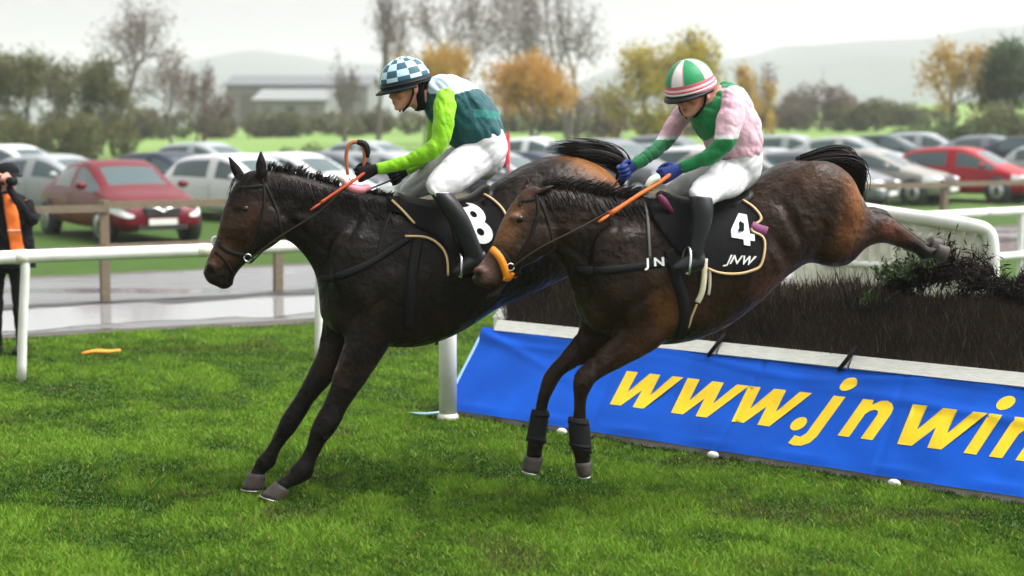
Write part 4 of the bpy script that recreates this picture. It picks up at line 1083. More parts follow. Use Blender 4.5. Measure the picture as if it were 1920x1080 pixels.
def Rz(a): return np.array(Matrix.Rotation(a, 3, 'Z'))
def Ry(a): return np.array(Matrix.Rotation(a, 3, 'Y'))
def Rx(a): return np.array(Matrix.Rotation(a, 3, 'X'))
def head_parts():
    rows = [(.115, -.03, .035, .03), (.10, -.066, .075, .058), (.06, -.088, .10, .074), (.025, -.094, .102, .076), (.004, -.087, .10, .075), (-.02, -.086, .094, .072), (-.045, -.090, .075, .066), (-.07, -.093, .045, .057), (-.094, -.092, .02, .045), (-.113, -.083, -.02, .028)]
    P = [loft([((x0, 0, z), (x1, 0, z), w) for z, x0, x1, w in rows], 20, 3)]
    P.append(loft([((-.088, 0, .012), (-.07, 0, .012), .010), ((-.100, 0, -.008), (-.07, 0, -.008), .012), ((-.117, 0, -.028), (-.08, 0, -.030), .016), ((-.106, 0, -.042), (-.08, 0, -.042), .017)], 10, 3))   # nose
    P.append(ellipsoid((-.090, 0, .022), (.014, .055, .010)))                     # brow
    P.append(ellipsoid((-.092, 0, -.060), (.010, .024, .007))); P.append(ellipsoid((-.090, 0, -.071), (.010, .021, .007)))   # lips
    P.append(ellipsoid((-.082, 0, -.100), (.016, .022, .014)))                    # chin
    for s in (1, -1):
        P.append(ellipsoid((.012, s * .078, -.012), (.022, .009, .034))); P.append(ellipsoid((-.066, s * .042, -.028), (.024, .024, .022)))
    return P
def head_color(loc):
    """loc: vertices in head space"""
    C = np.tile(SK, (len(loc), 1))
    def blob(c, r, col, w):
        d = ((loc - np.array(c)) / np.array(r)) ** 2; k = (w * np.exp(-d.sum(1)))[:, None]; C[:] = C * (1 - k) + np.array(col) * k
    blob((-.07, .05, -.03), (.03, .03, .025), SKR, .7); blob((-.07, -.05, -.03), (.03, .03, .025), SKR, .7); blob((-.115, 0, -.03), (.02, .02, .02), SKR, .5)
    blob((-.1, 0, -.065), (.02, .026, .010), LIP, .9); blob((-.09, .03, .024), (.02, .022, .006), (.10, .06, .04), .8); blob((-.09, -.03, .024), (.02, .022, .006), (.10, .06, .04), .8)
    return C
def hand_parts(side):
    """closed fist round a rein; x to the knuckles, z thumb side up, fingers curl to -side*y"""
    P = [loft([((-.02, 0, .026), (-.02, 0, -.026), .018), ((.02, 0, .036), (.02, 0, -.034), .017), ((.06, 0, .042), (.06, 0, -.040), .015), ((.082, 0, .040), (.082, 0, -.036), .013)], 12, 3)]
    for k, (z, ln) in enumerate(((.035, .95), (.012, 1.05), (-.011, 1.0), (-.033, .82))):
        s = -side
        P.append(tube([(.07, 0, z), (.088, s * .006, z), (.098 * (1 if ln > .9 else .97), s * .030 * ln, z * .95), (.080, s * .052 * ln, z * .9), (.056, s * .046 * ln, z * .88), (.048, s * .030, z * .88)], [.0096, .0096, .0090, .0085, .008, .007], 8, 2))
    P.append(tube([(.012, -side * .004, .030), (.035, -side * .020, .046), (.062, -side * .034, .047), (.086, -side * .040, .040)], [.013, .0125, .011, .0085], 8, 2))
    return P
def place_hand(wrist, knuckle, side, roll=0.0):
    d = np.asarray(knuckle) - np.asarray(wrist); d /= np.linalg.norm(d)
    up = np.array([0, 0, 1.0]); y = np.cross(up, d); y /= np.linalg.norm(y); z = np.cross(d, y)
    M = np.column_stack([d, y, z]) @ Rx(roll); return [xf(g_, M, wrist) for g_ in hand_parts(side)]

class Person:
    def __init__(s, label, fr, origin, cat='person'):
        s.fr = fr; s.o = np.array(origin, float)
        W = fr.b + fr.u * s.o[0] - fr.n * (-s.o[1]) * -1 * -1 if False else fr.b + fr.u * s.o[0] + fr.n * (-s.o[1]) + np.array([0, 0, s.o[2]])
        s.root = thing('person', label, cat, tuple(W), fr.th); s.body = []
    def A(s, x, y, lat=0.0): return s.fr.at(x, y, lat)
    def L(s, rows, n=16, sub=3, lat=(0, 1, 0), shrink=None):
        R_ = [(s.A(r[0], r[1], r[5] if len(r) > 5 else 0), s.A(r[2], r[3], r[5] if len(r) > 5 else 0), r[4]) for r in rows]
        if shrink:
            q = []
            for a, b_, w in R_:
                c = (a + b_) / 2; q.append((c + (a - c) * shrink, c + (b_ - c) * shrink, w * shrink))
            R_ = q
        return loft(R_, n, sub, lat)
    def put(s, name, geo_or_me, m_, parent=None):
        me = geo_or_me if isinstance(geo_or_me, bpy.types.Mesh) else mk(*geo_or_me)
        o = link(name, me, m_, parent or s.root)
        if parent is None: o.location = tuple(-s.o)
        return o

def wrinkle(me, amp, sc, ax=None):
    """cloth folds: soft puckers plus sharp creases that run across the axis"""
    co, no = get_co(me), get_no(me)
    d = amp * .6 * (vnoise(co[:, 0] * sc, co[:, 2] * sc, co[:, 1] * sc) - .5)
    ang = .6 if ax is None else ax; ca, sa = math.cos(ang), math.sin(ang)
    u, v = co[:, 0] * ca + co[:, 2] * sa, -co[:, 0] * sa + co[:, 2] * ca
    wp = .05 * vnoise(co[:, 0] * 6, co[:, 2] * 6, co[:, 1] * 6)
    r1 = vnoise((u + wp) * 30, v * 7 + 3, co[:, 1] * 9); r2 = vnoise((u - wp) * 17 + 8, (v + wp) * 9, co[:, 1] * 8 + 4)
    d -= amp * .75 * np.clip(1 - np.abs(2 * r1 - 1) * 2.4, 0, 1) * vnoise(co[:, 0] * 7 + 3, co[:, 2] * 7, co[:, 1] * 7) + amp * .6 * np.clip(1 - np.abs(2 * r2 - 1) * 2.6, 0, 1)
    me.vertices.foreach_set('co', (co + no * d[:, None]).astype(np.float32).ravel()); me.update()
    return me
def helmet(P, center, M, cap_col, rim_cols, peak_mat, r=(.142, .118, .128), band_mat=None):
    nu, nv = 96, 40; V, F, C = [], [], []
    for i in range(nv + 1):
        ph = (math.pi * .56) * i / nv
        for j in range(nu):
            th = 2 * math.pi * j / nu
            v = np.array([math.sin(ph) * math.cos(th) * r[0], math.sin(ph) * math.sin(th) * r[1], math.cos(ph) * r[2]])
            V.append(M @ v + center)
    for i in range(nv):
        for j in range(nu):
            k = (j + 1) % nu; F.append((i * nu + j, (i + 1) * nu + j, (i + 1) * nu + k, i * nu + k)); C.append(cap_col(math.degrees(math.pi * .56 * (i + .5) / nv), 360 * (j + .5) / nu))
    me = mk(V, F); a = me.color_attributes.new('Col', 'FLOAT_COLOR', 'CORNER'); cc = np.ones((len(me.loops), 4), np.float32)
    for pi, p in enumerate(me.polygons): cc[p.loop_start:p.loop_start + p.loop_total, :3] = C[pi]
    a.data.foreach_set('color', cc.ravel())
    h = P.put('helmet', me, M_helm)
    # rim bands and peak
    for z, c, rr_ in rim_cols:
        ph = math.acos(max(-1, min(1, z / r[2]))); k = 48
        pts = [M @ np.array([math.sin(ph) * math.cos(2 * math.pi * q / k) * (r[0] + .002), math.sin(ph) * math.sin(2 * math.pi * q / k) * (r[1] + .002), z]) + center for q in range(k + 1)]
        link('helmet_band', mk(*tube(pts, rr_, 8)), c, h)
    V, F = [], []; k = 20
    for q in range(k + 1):
        a_ = math.pi * .5 + math.pi * q / k
        for e, zz in ((1.0, -.022), (1.16 + .16 * math.sin(math.pi * q / k), -.038), (1.16 + .16 * math.sin(math.pi * q / k), -.046), (1.0, -.034)):
            V.append(M @ np.array([math.cos(a_) * r[0] * e, math.sin(a_) * r[1] * min(e, 1.08), zz]) + center)
    for q in range(k):
        for e in range(4): F.append((q * 4 + e, q * 4 + (e + 1) % 4, (q + 1) * 4 + (e + 1) % 4, (q + 1) * 4 + e))
    link('peak', mk(V, F), peak_mat, h)
    return h
def whip(label, fr, pts, m_, r=.011, handle=None):
    P = [fr.at(x, y, l) for x, y, l in pts]; W = fr.b
    t_ = thing('whip', label, 'whip', tuple(W), fr.th)
    link('shaft', mk(*tube(P, [r * 1.1] + [r] * (len(P) - 2) + [r * 1.25], 8, 2)), m_, t_)
    d = P[-1] - P[-2]; d /= np.linalg.norm(d)
    link('flap', mk(*tube([P[-1], P[-1] + d * .03, P[-1] + d * .07], [r * .9, r * 1.7, r * 1.4], 8, 2, flat=.4)), m_, t_)
    return t_

def arm_ax(fr, arm):
    a, b_ = fr.at(*arm[3][:3]), fr.at(*arm[-1][:3]); return math.atan2(b_[2] - a[2], b_[0] - a[0])
def jockey(fr, label, S):
    P = Person(label, fr, fr.at(*S['seat'], 0))
    Mh = Rz(S['yaw']) @ Ry(S['pitch']) @ Rx(S.get('roll', 0)); hc = fr.at(*S['head'], S.get('headlat', 0))
    hp = [xf(g_, Mh, hc) for g_ in head_parts()]
    neck = tube([hc + Mh @ np.array([.035, 0, -.03]), hc + Mh @ np.array([.05, 0, -.10]), fr.at(*S['neck'], 0)], [.056, .054, .062], 12, 3)
    inner = [neck] + hp
    for key in ('torso', 'pelvis', 'thighN', 'thighF'): inner.append(P.L(S[key], shrink=.76))
    for arm in S['arms']: inner.append(tube([fr.at(x, y, l) for x, y, l, r in arm], [r * .58 for *_, r in arm], 10, 3))
    for k_ in (1, -1): inner.append(P.L([(*r[:5], k_ * r[5]) for r in S['boot'][:5]], shrink=.8))
    me = remesh(inner, .0068, 3, .4); co = get_co(me); loc = (co - hc) @ Mh
    hcl = head_color(loc); hcl[np.linalg.norm(co - hc, axis=1) > .24] = (.70, .70, .70); set_col(me, hcl); P.put('body', me, M_skin)
    for s_ in (1, -1):
        P.put('eye', ellipsoid(hc + Mh @ np.array([-.082, s_ * .032, .004]), (.011, .013, .010)), M_eyew)
        P.put('iris', ellipsoid(hc + Mh @ np.array([-.090, s_ * .033, .002]), (.005, .006, .006)), M_eye)
    # jacket
    jm_ = wrinkle(remesh([P.L(S['torso'], 22, 4)], .0085, 5), .013, 18); jc = get_co(jm_); set_col(jm_, S['jacket'](jc, fr)); P.put('jacket', jm_, M_silk)
    for arm, cf in zip(S['arms'], S['sleeve']):
        sm_ = wrinkle(remesh([tube([fr.at(x, y, l) for x, y, l, r in arm], [r * .93 for *_, r in arm], 14, 4)], .0075, 4), .010, 22, arm_ax(fr, arm))
        set_col(sm_, cf(get_co(sm_), fr)); P.put('sleeve', sm_, M_silk)
    # breeches
    P.put('breeches', wrinkle(remesh([P.L(S['pelvis'], 20, 4), P.L(S['thighN'], 18, 4), P.L(S['thighF'], 18, 4)], .009, 6), .009, 12, 2.2), M_breech)
    for k_ in (1, -1):
        sh = P.L([(*r[:5], k_ * r[5]) for r in S['boot']], 16, 4); ft = P.L([(*r[:5], k_ * r[5]) for r in S['foot']], 14, 4)
        P.put('boot', remesh([sh, ft], .007, 4), M_boots)
    for (w, kn, sd, roll), gm in zip(S['hands'], S['glove']):
        hm = remesh(place_hand(fr.at(*w), fr.at(*kn), sd, roll), .0036, 1, .3); P.put('glove', hm, gm)
    # harness / hood beneath helmet
    k = 14
    for s_ in (1, -1):
        pts = [hc + Mh @ np.array(q) for q in ((.0, s_ * .084, .03), (-.004, s_ * .082, -.03), (-.035, s_ * .066, -.085), (-.06, s_ * .02, -.118))]
        P.put('chin_strap', tube(pts, .011, 8, 4, flat=.5), M_black)
    nape = [((.045, 0, .05), (.108, 0, .05), .075), ((.03, 0, .0), (.112, 0, .0), .082), ((.02, 0, -.05), (.108, 0, -.04), .080), ((.02, 0, -.10), (.10, 0, -.10), .070), ((.02, 0, -.14), (.095, 0, -.15), .066)]
    P.put('neck_hood', loft([(hc + Mh @ np.array(a), hc + Mh @ np.array(b_), w) for a, b_, w in nape], 16, 3), S['hood'])
    helmet(P, hc + Mh @ np.array([.004, 0, .038]), Mh, S['cap'], S['rims'], S['peak'], S.get('hr', (.142, .118, .128)))
    return P

# ------------------------------------------------------------------ jockey on the dark horse
M_glK = mat('black_glove', (.009, .009, .010), .6, spec=.15); M_glB = mat('blue_glove', (.012, .035, .22), .6)
M_hoodK = mat('black_hood', (.008, .010, .011), .8, spec=.1); M_peakK = mat('black_peak', (.008, .010, .013), .5, spec=.2)
LB, TEAL, TEAL2, LIME = np.array((.52, .63, .74)), np.array((.010, .075, .085)), np.array((.015, .17, .15)), np.array((.24, .56, .012))
def jack8(co, fr):
    C = np.tile(TEAL, (len(co), 1))
    a, b_ = fr.at(806, 178, 0), fr.at(900, 172, 0); s_ = (co[:, 0] - a[0]) / (b_[0] - a[0]); lim = a[2] + (b_[2] - a[2]) * s_ + .006
    top = co[:, 2] > lim - .012 * np.sin(co[:, 0] * 20); C[top] = LB
    w0, w1 = fr.at(890, 212, .1), fr.at(940, 218, .1); zl = np.interp(co[:, 0], [w0[0], w1[0]], [w0[2], w1[2]])
    band = (np.abs(co[:, 2] - zl) < .022) & (co[:, 0] > w0[0] - .02); C[band & ~top] = TEAL2
    return C
def check8(ph, th):
    i = int(ph // 19); j = int(((th + 8) % 360) // 30)
    if ph > 86: return (.016, .03, .045)
    dark = (i + j) % 2 == 0
    if ph < 10: dark = False
    return (.030, .105, .145) if dark else (.50, .68, .80)
S8 = dict(seat=(905, 335), head=(762, 163), yaw=R(12), pitch=R(-14), neck=(802, 172),
    torso=[(800, 148, 792, 196, .075), (822, 138, 796, 208, .135), (848, 138, 803, 220, .185), (882, 154, 816, 242, .19), (914, 180, 832, 262, .178), (936, 215, 848, 277, .165), (944, 242, 862, 286, .16), (946, 256, 880, 290, .13)],
    pelvis=[(940, 236, 858, 274, .158), (948, 262, 862, 296, .172), (948, 290, 878, 318, .175), (936, 316, 892, 332, .14), (918, 334, 902, 340, .07)],
    thighN=[(882, 262, 940, 312, .085, .08), (846, 284, 902, 334, .088, .15), (816, 314, 868, 358, .080, .23), (799, 340, 838, 374, .066, .28), (800, 356, 826, 382, .054, .30)],
    thighF=[(870, 262, 925, 310, .085, -.08), (818, 290, 862, 336, .085, -.16), (775, 324, 812, 364, .074, -.24), (752, 346, 780, 376, .06, -.28), (752, 360, 772, 382, .05, -.29)],
    arms=[[(836, 172, .17, .055), (834, 192, .20, .070), (832, 225, .23, .068), (826, 262, .24, .062), (806, 284, .23, .056), (768, 302, .19, .046), (732, 312, .16, .040), (706, 317, .15, .036)],
          [(822, 190, -.17, .06), (818, 225, -.22, .062), (812, 268, -.24, .056), (795, 295, -.21, .048), (770, 315, -.16, .040), (758, 322, -.14, .036)]],
    sleeve=[lambda co, fr: np.tile(LIME, (len(co), 1)), lambda co, fr: np.tile(LIME, (len(co), 1))],
    jacket=jack8,
    boot=[(804, 360, 848, 362, .062, .30), (818, 380, 860, 378, .064, .32), (838, 412, 878, 405, .060, .335), (858, 448, 893, 440, .050, .34), (872, 478, 904, 470, .044, .345), (880, 494, 906, 488, .035, .345)],
    foot=[(910, 470, 905, 502, .034, .345), (892, 472, 896, 506, .040, .345), (872, 482, 878, 513, .042, .345), (857, 496, 862, 517, .036, .345), (848, 506, 852, 516, .022, .345)],
    hands=[((702, 318, .15), (668, 330, .14), 1, 0.0), ((758, 322, -.14), (735, 334, -.13), -1, 0.0)], glove=[M_glK, M_glK],
    hood=M_hoodK, cap=check8, rims=[(-.012, M_peakK, .008), (-.024, M_peakK, .006)], peak=M_peakK)
j8 = jockey(F8, 'jockey in lime sleeves, teal jacket and blue checked helmet crouching on horse 8', S8)
whip('short red whip in the lime-sleeved jockey\'s gloved hand', F8, [(690, 318, .145), (672, 333, .16), (640, 354, .17), (612, 373, .17), (602, 380, .17)], M_whip, .0085)
# looped rein end held up in front of the hand
rl = thing('rein_loop', 'brown leather rein loop standing up above the black gloved hand', 'rein', tuple(F8.b), F8.th)
link('loop', mk(*tube([F8.at(x, y, .13) for x, y in ((652, 328), (649, 295), (654, 272), (668, 266), (682, 272), (684, 290), (682, 322))], [.009, .010, .011, .012, .016, .012, .009], 8, 4)), mat('tan_rein', (.35, .10, .03), .5), rl)
link('keeper', mk(*tube([F8.at(x, y, .13) for x, y in ((669, 266), (682, 270), (688, 282), (688, 296))], [.013, .02, .02, .012], 8, 3)), M_leather, rl)
pr = thing('pink_grip', 'pink and white rein grip below the black gloved hand', 'rein grip', tuple(F8.b), F8.th)
link('wrap', mk(*tube([F8.at(x, y, .15) for x, y in ((640, 334), (655, 350), (676, 356), (694, 350))], [.012, .022, .024, .015], 8, 4)), mat('pink_rubber', (.75, .24, .30), .5), pr)
link('tape', mk(*tube([F8.at(x, y, .15) for x, y in ((632, 330), (644, 336), (652, 344))], [.012, .018, .016], 8, 3)), mat('white_tape', (.75, .68, .68), .6), pr)
# red ribbon seen behind the seat
rb = thing('red_flag', 'small red pennant showing behind the lime-sleeved jockey\'s seat', 'flag', tuple(F8.b), F8.th)
rb.location = (0, 0, 0); rb.rotation_euler = (0, 0, 0)
link('cloth', mk(*tube([depth_at(x, y, 14.0) for x, y in ((950, 250), (951, 282), (946, 314))], [.015, .045, .05], 8, 3, flat=.4)), mat('red_cloth', (.60, .02, .04), .7), rb)
_s = depth_at(954, 248, 14.0); link('staff', mk(*tube([_s, _s * np.array([1, 1, 0])], .010, 8)), mat('red_staff', (.35, .02, .03), .6), rb)

# ------------------------------------------------------------------ jockey on the bay horse
GRN, PNK, WHT = np.array((.010, .20, .062)), np.array((.68, .36, .47)), np.array((.74, .68, .70))
def jack4(co, fr):
    n_ = vnoise(co[:, 0] * 9, co[:, 2] * 9, co[:, 1] * 9)[:, None]; C = PNK * (1 - .45 * n_) + WHT * .45 * n_
    # green yoke, collar and chest panel
    p = fr.at(1360, 150, 0); f = fr.at(1312, 250, .0)
    a = fr.at(1352, 160, .1); b_ = fr.at(1330, 266, .1)
    t_ = np.clip((a[2] - co[:, 2]) / (a[2] - b_[2]), -.3, 1.2); xl = a[0] + (b_[0] - a[0]) * t_ + .015
    C[(co[:, 0] < xl)] = GRN
    yoke = co[:, 2] > fr.at(1380, 166, 0)[2]; C[yoke] = GRN
    return C
def slv(wrist_px, split):
    def f(co, fr):
        s0 = fr.at(*split); C = np.tile(GRN, (len(co), 1)); n_ = vnoise(co[:, 0] * 9, co[:, 2] * 9)[:, None]; top = co[:, 2] > s0[2]
        C[top] = (PNK * (1 - .45 * n_) + WHT * .45 * n_)[top]; rim = top & (co[:, 2] < s0[2] + .022); C[rim] = (.74, .72, .72); return C
    return f
def cap4(ph, th):
    if ph > 92: return (.55, .10, .14)
    if ph > 86: return (.74, .70, .70)
    if ph > 79: return (.55, .13, .17)
    q = (th + 68) % 90
    return (.012, .24, .085) if q < 52 else ((.74, .66, .69) if 56 < q < 86 else (.62, .30, .34))
M_rimW = mat('white_rim', (.74, .70, .70), .5); M_rimP = mat('pink_rim', (.60, .12, .17), .5)
S4 = dict(seat=(1385, 350), head=(1296, 172), yaw=R(38), pitch=R(-18), roll=R(-4), neck=(1338, 190),
    torso=[(1352, 152, 1302, 206, .078), (1368, 152, 1296, 218, .14), (1386, 160, 1298, 228, .19), (1404, 186, 1308, 248, .195), (1418, 220, 1322, 268, .188), (1425, 256, 1334, 288, .175), (1424, 280, 1342, 302, .168), (1418, 294, 1360, 308, .14)],
    pelvis=[(1424, 274, 1340, 300, .165), (1423, 300, 1338, 324, .176), (1418, 326, 1346, 346, .172), (1400, 350, 1356, 362, .13), (1380, 366, 1362, 370, .06)],
    thighN=[(1352, 296, 1412, 336, .088, .08), (1328, 318, 1386, 366, .090, .17), (1304, 340, 1350, 378, .080, .25), (1292, 356, 1334, 386, .064, .295), (1294, 370, 1328, 392, .054, .31)],
    thighF=[(1345, 296, 1395, 336, .085, -.08), (1305, 314, 1345, 358, .085, -.18), (1268, 332, 1300, 372, .074, -.26), (1250, 346, 1274, 378, .058, -.29), (1252, 358, 1270, 384, .05, -.30)],
    arms=[[(1372, 170, .16, .055), (1374, 190, .20, .074), (1370, 222, .24, .078), (1362, 250, .26, .070), (1356, 270, .26, .058), (1338, 288, .23, .052), (1306, 304, .17, .044), (1276, 316, .13, .036)],
          [(1312, 186, -.15, .055), (1296, 200, -.20, .064), (1276, 222, -.25, .066), (1256, 250, -.27, .060), (1242, 270, -.26, .052), (1222, 288, -.20, .044), (1198, 304, -.13, .037), (1186, 312, -.10, .034)]],
    sleeve=[slv(None, (1360, 260, .26)), slv(None, (1250, 262, -.27))], jacket=jack4,
    boot=[(1294, 366, 1334, 370, .060, .31), (1296, 388, 1336, 392, .062, .33), (1297, 418, 1332, 420, .057, .34), (1294, 448, 1322, 450, .049, .345), (1290, 474, 1316, 478, .043, .35), (1292, 490, 1314, 494, .034, .35)],
    foot=[(1320, 474, 1317, 506, .034, .35), (1304, 474, 1306, 509, .040, .35), (1286, 480, 1290, 511, .042, .35), (1270, 490, 1274, 510, .036, .35), (1261, 499, 1264, 509, .022, .35)],
    hands=[((1272, 318, .13), (1236, 334, .11), 1, 0.0), ((1186, 312, -.10), (1160, 326, -.08), -1, 0.0)], glove=[M_glB, M_glB],
    hood=mat('dark_green_hood', (.010, .05, .022), .8), cap=cap4, rims=[(-.004, M_rimP, .006), (-.016, M_rimW, .007), (-.028, M_rimP, .006)], peak=M_peakK, hr=(.146, .122, .132))
j4 = jockey(F4, 'jockey in pink silks with green sleeves and a green and white helmet riding horse 4', S4)
whip('orange whip in the blue-gloved hand of the pink-jacketed jockey', F4, [(1262, 322, .12), (1240, 340, .14), (1200, 364, .16), (1165, 387, .17), (1143, 402, .17)], mat('whip_orange', (.72, .16, .02), .45))
wrp = thing('rein_wrap', 'white wrap of rein held beside the near blue glove', 'rein wrap', tuple(F4.b), F4.th)
link('wrap', mk(*tube([F4.at(x, y, .14) for x, y in ((1212, 350), (1222, 338), (1236, 332))], [.012, .02, .016], 8, 3)), mat('pale_wrap', (.70, .74, .62), .6), wrp)
link('tassel', mk(*tube([F4.at(x, y, .18) for x, y in ((1236, 366), (1246, 380), (1262, 400))], [.012, .022, .008], 8, 3)), mat('plum_tassel', (.16, .02, .07), .7), wrp)

# ------------------------------------------------------------------ photographer at the rail
_pp = ground_at(28, 676); FP = Frame(_pp + np.array([-.15, .35, 0]), R(0))
pp = Person('standing photographer in black with an orange sash at the left rail', FP, (0, 0, 0))
def fp(x, y, z): return np.array([x, y, z])
hc = fp(.02, 0, 1.585); Mh = Rz(R(140)) @ Ry(R(-6))
# body faces right and towards the course
def ring_h(z, cx, cy, rx, ry): return [np.array([cx + rx * math.cos(2 * math.pi * j / 20), cy + ry * math.sin(2 * math.pi * j / 20), z]) for j in range(20)]
inner = [xf(g_, Mh, hc) for g_ in head_parts()] + [tube([hc + np.array([-.01, 0, -.06]), fp(-.02, 0, 1.40)], [.056, .06], 12)]
coat_p = [ringmesh([ring_h(z, x, 0, a, b_) for z, x, a, b_ in ((1.47, -.02, .08, .08), (1.43, -.02, .19, .12), (1.36, -.02, .245, .15), (1.22, -.01, .25, .17), (1.05, 0, .245, .175), (.92, 0, .25, .18), (.78, 0, .255, .18))])]
armL = [(.19, -.02, 1.38, .062), (.27, -.10, 1.22, .060), (.25, -.24, 1.28, .050), (.13, -.22, 1.47, .042), (.10, -.20, 1.52, .036)]
armR = [(-.22, 0, 1.38, .062), (-.24, -.12, 1.18, .060), (-.12, -.28, 1.30, .050), (0.0, -.22, 1.49, .042), (.02, -.20, 1.53, .036)]
legs = [[(.09, 0, .86, .095), (.10, 0, .50, .072), (.10, .01, .10, .052), (.10, .01, .05, .05)], [(-.09, 0, .86, .095), (-.11, -.02, .50, .072), (-.12, 0, .10, .052), (-.12, 0, .05, .05)]]
def tb(c, k=1.0): return tube([q[:3] for q in c], [q[3] * k for q in c], 12, 3)
inner += [xf(g_, np.eye(3) * 1.0, (0, 0, 0)) for g_ in [tb(armL, .6), tb(armR, .6), tb(legs[0], .65), tb(legs[1], .65)]]
inner.append(ringmesh([ring_h(z, x, 0, a * .85, b_ * .85) for z, x, a, b_ in ((1.44, -.02, .1, .08), (1.36, -.02, .2, .12), (1.1, 0, .2, .13), (.82, 0, .2, .14))]))
hands = [xf(g_, np.column_stack([[-.3, -.3, .9], [.6, -.8, 0], [.72, .54, .42]]), (.10, -.20, 1.53)) for g_ in hand_parts(1)] + [xf(g_, np.column_stack([[.3, -.3, .9], [.6, .8, 0], [-.72, .54, .42]]), (.0, -.20, 1.52)) for g_ in hand_parts(-1)]
me = remesh(inner + hands, .007, 3, .4); set_col(me, head_color((get_co(me) - hc) @ Mh)); pp.put('body', me, M_skin)
M_blk = mat('black_coat', (.008, .008, .010), .8, spec=.1, bump=.01, bscale=14)
pp.put('coat', wrinkle(remesh(coat_p + [tb(armL), tb(armR)], .01, 5), .015, 12), M_blk)
pp.put('trousers', wrinkle(remesh([tb(legs[0]), tb(legs[1]), ringmesh([ring_h(z, 0, 0, a, .13) for z, a in ((.92, .18), (.80, .19), (.74, .17))])], .01, 5), .012, 12), mat('black_trousers', (.008, .008, .009), .8, spec=.1))
for x in (.10, -.12): pp.put('shoe', remesh([tube([(x, .06, .05), (x, -.06, .055), (x, -.18, .035)], [.045, .048, .035], 12, 3)], .008, 4), M_leather)
bv = BVHTree.FromPolygons([Vector(v) for v in get_co(pp.root.children[1].data)], [tuple(p.vertices) for p in pp.root.children[1].data.polygons])
V, F = [], []
for i, z in enumerate(np.linspace(1.44, .84, 22)):
    for j, u in enumerate(np.linspace(-.05, .05, 6)):
        x = np.interp(z, [.84, 1.1, 1.3, 1.44], [.15, .12, .09, .07]) + u; h = bv.ray_cast(Vector((x, -1.0, z)), Vector((0, 1, 0)))
        # skip the raised arms
        yv = h[0].y if h[0] is not None else -.1
        yv = max(yv, -.185); V.append((x, yv - .012, z))
for i in range(21):
    for j in range(5): F.append((i * 6 + j, i * 6 + j + 1, (i + 1) * 6 + j + 1, (i + 1) * 6 + j))
sash = pp.put('hi_vis_sash', mk(V, F), mat('hi_vis_orange', (.95, .18, .015), .6)); sdm = sash.modifiers.new('thickness', 'SOLIDIFY'); sdm.thickness = .008
pp.put('reflective_band', tube([(V[i * 6 + j][0], V[i * 6 + j][1] - .004, V[i * 6 + j][2]) for i in (11,) for j in range(6)], .018, 6, flat=.5), mat('reflective_tape', (.75, .62, .5), .4))
capm = [ellipsoid(hc + np.array([0, 0, .055]), (.108, .104, .085)), xf(loft([((-.09, 0, .045), (-.09, 0, .035), .085), ((-.15, 0, .04), (-.15, 0, .03), .075), ((-.185, 0, .03), (-.185, 0, .024), .04)], 12, 2), Mh, hc)]
pp.put('cap', remesh(capm, .006, 2), M_blk)
cm = thing('photo_camera', 'black camera held up to the photographer\'s face at left', 'camera', tuple(FP.b), 0)
V, F = box((.055, -.175, 1.57), (.13, .07, .09), (0, 0, R(50))); link('camera_body', mk(V, F, smooth=False), M_black, cm)
link('lens', mk(*tube([(.09, -.20, 1.565), (.16, -.26, 1.56)], [.035, .04], 16)), M_black, cm)
# ================================================================== parked cars
M_glass = mat('car_glass', (.055, .085, .09), .08, spec=.45)
M_tyre = mat('tyre', (.02, .02, .02), .8); M_rim = mat('alloy', (.5, .5, .52), .35, metal=.8)
M_lamp = mat('lamp_glass', (.72, .74, .74), .12, spec=.8); M_grille = mat('grille_black', (.02, .02, .022), .5); M_plate = mat('number_plate', (.7, .7, .66), .5); M_chrome = mat('chrome', (.75, .75, .75), .15, metal=1)
M_red_lamp = mat('rear_lamp', (.35, .015, .012), .2)
def paint(name, c): return mat(name, c, .34, spec=.28, coat=.0)
TYPES = {
 'hatch': [(-2.02, .30, .62, .70, .66, .50), (-1.96, .26, .88, .95, .80, .62), (-1.86, .24, .98, 1.06, .84, .64), (-1.52, .24, .97, 1.40, .86, .57), (-.98, .22, .95, 1.47, .87, .60), (-.14, .20, .92, 1.49, .87, .61), (-.06, .20, .92, 1.49, .87, .61), (.42, .20, .91, 1.42, .87, .58), (1.12, .20, .90, .98, .86, .66), (1.62, .22, .82, .88, .83, .62), (1.92, .24, .68, .76, .76, .52), (2.02, .28, .52, .58, .64, .40)],
 'saloon': [(-2.35, .32, .70, .80, .70, .52), (-2.28, .28, .90, .98, .82, .64), (-1.75, .25, .96, 1.04, .86, .68), (-1.10, .24, .95, 1.38, .88, .56), (-.95, .24, .94, 1.41, .88, .57), (-.14, .21, .93, 1.46, .90, .60), (-.06, .21, .93, 1.46, .90, .60), (.42, .21, .92, 1.40, .90, .58), (1.18, .21, .91, .97, .88, .68), (1.85, .22, .82, .88, .85, .64), (2.22, .24, .68, .76, .78, .54), (2.36, .28, .52, .58, .66, .42)],
 'suv': [(-2.10, .40, .72, .80, .74, .60), (-2.06, .36, 1.00, 1.06, .84, .68), (-2.0, .34, 1.10, 1.18, .86, .68), (-1.80, .33, 1.09, 1.68, .88, .66), (-1.1, .32, 1.07, 1.74, .89, .68), (-.14, .30, 1.05, 1.76, .90, .69), (-.06, .30, 1.05, 1.76, .90, .69), (.45, .30, 1.04, 1.68, .90, .66), (1.08, .30, 1.03, 1.12, .88, .70), (1.72, .32, .98, 1.04, .86, .68), (1.98, .34, .82, .90, .80, .60), (2.06, .38, .60, .68, .70, .50)],
}
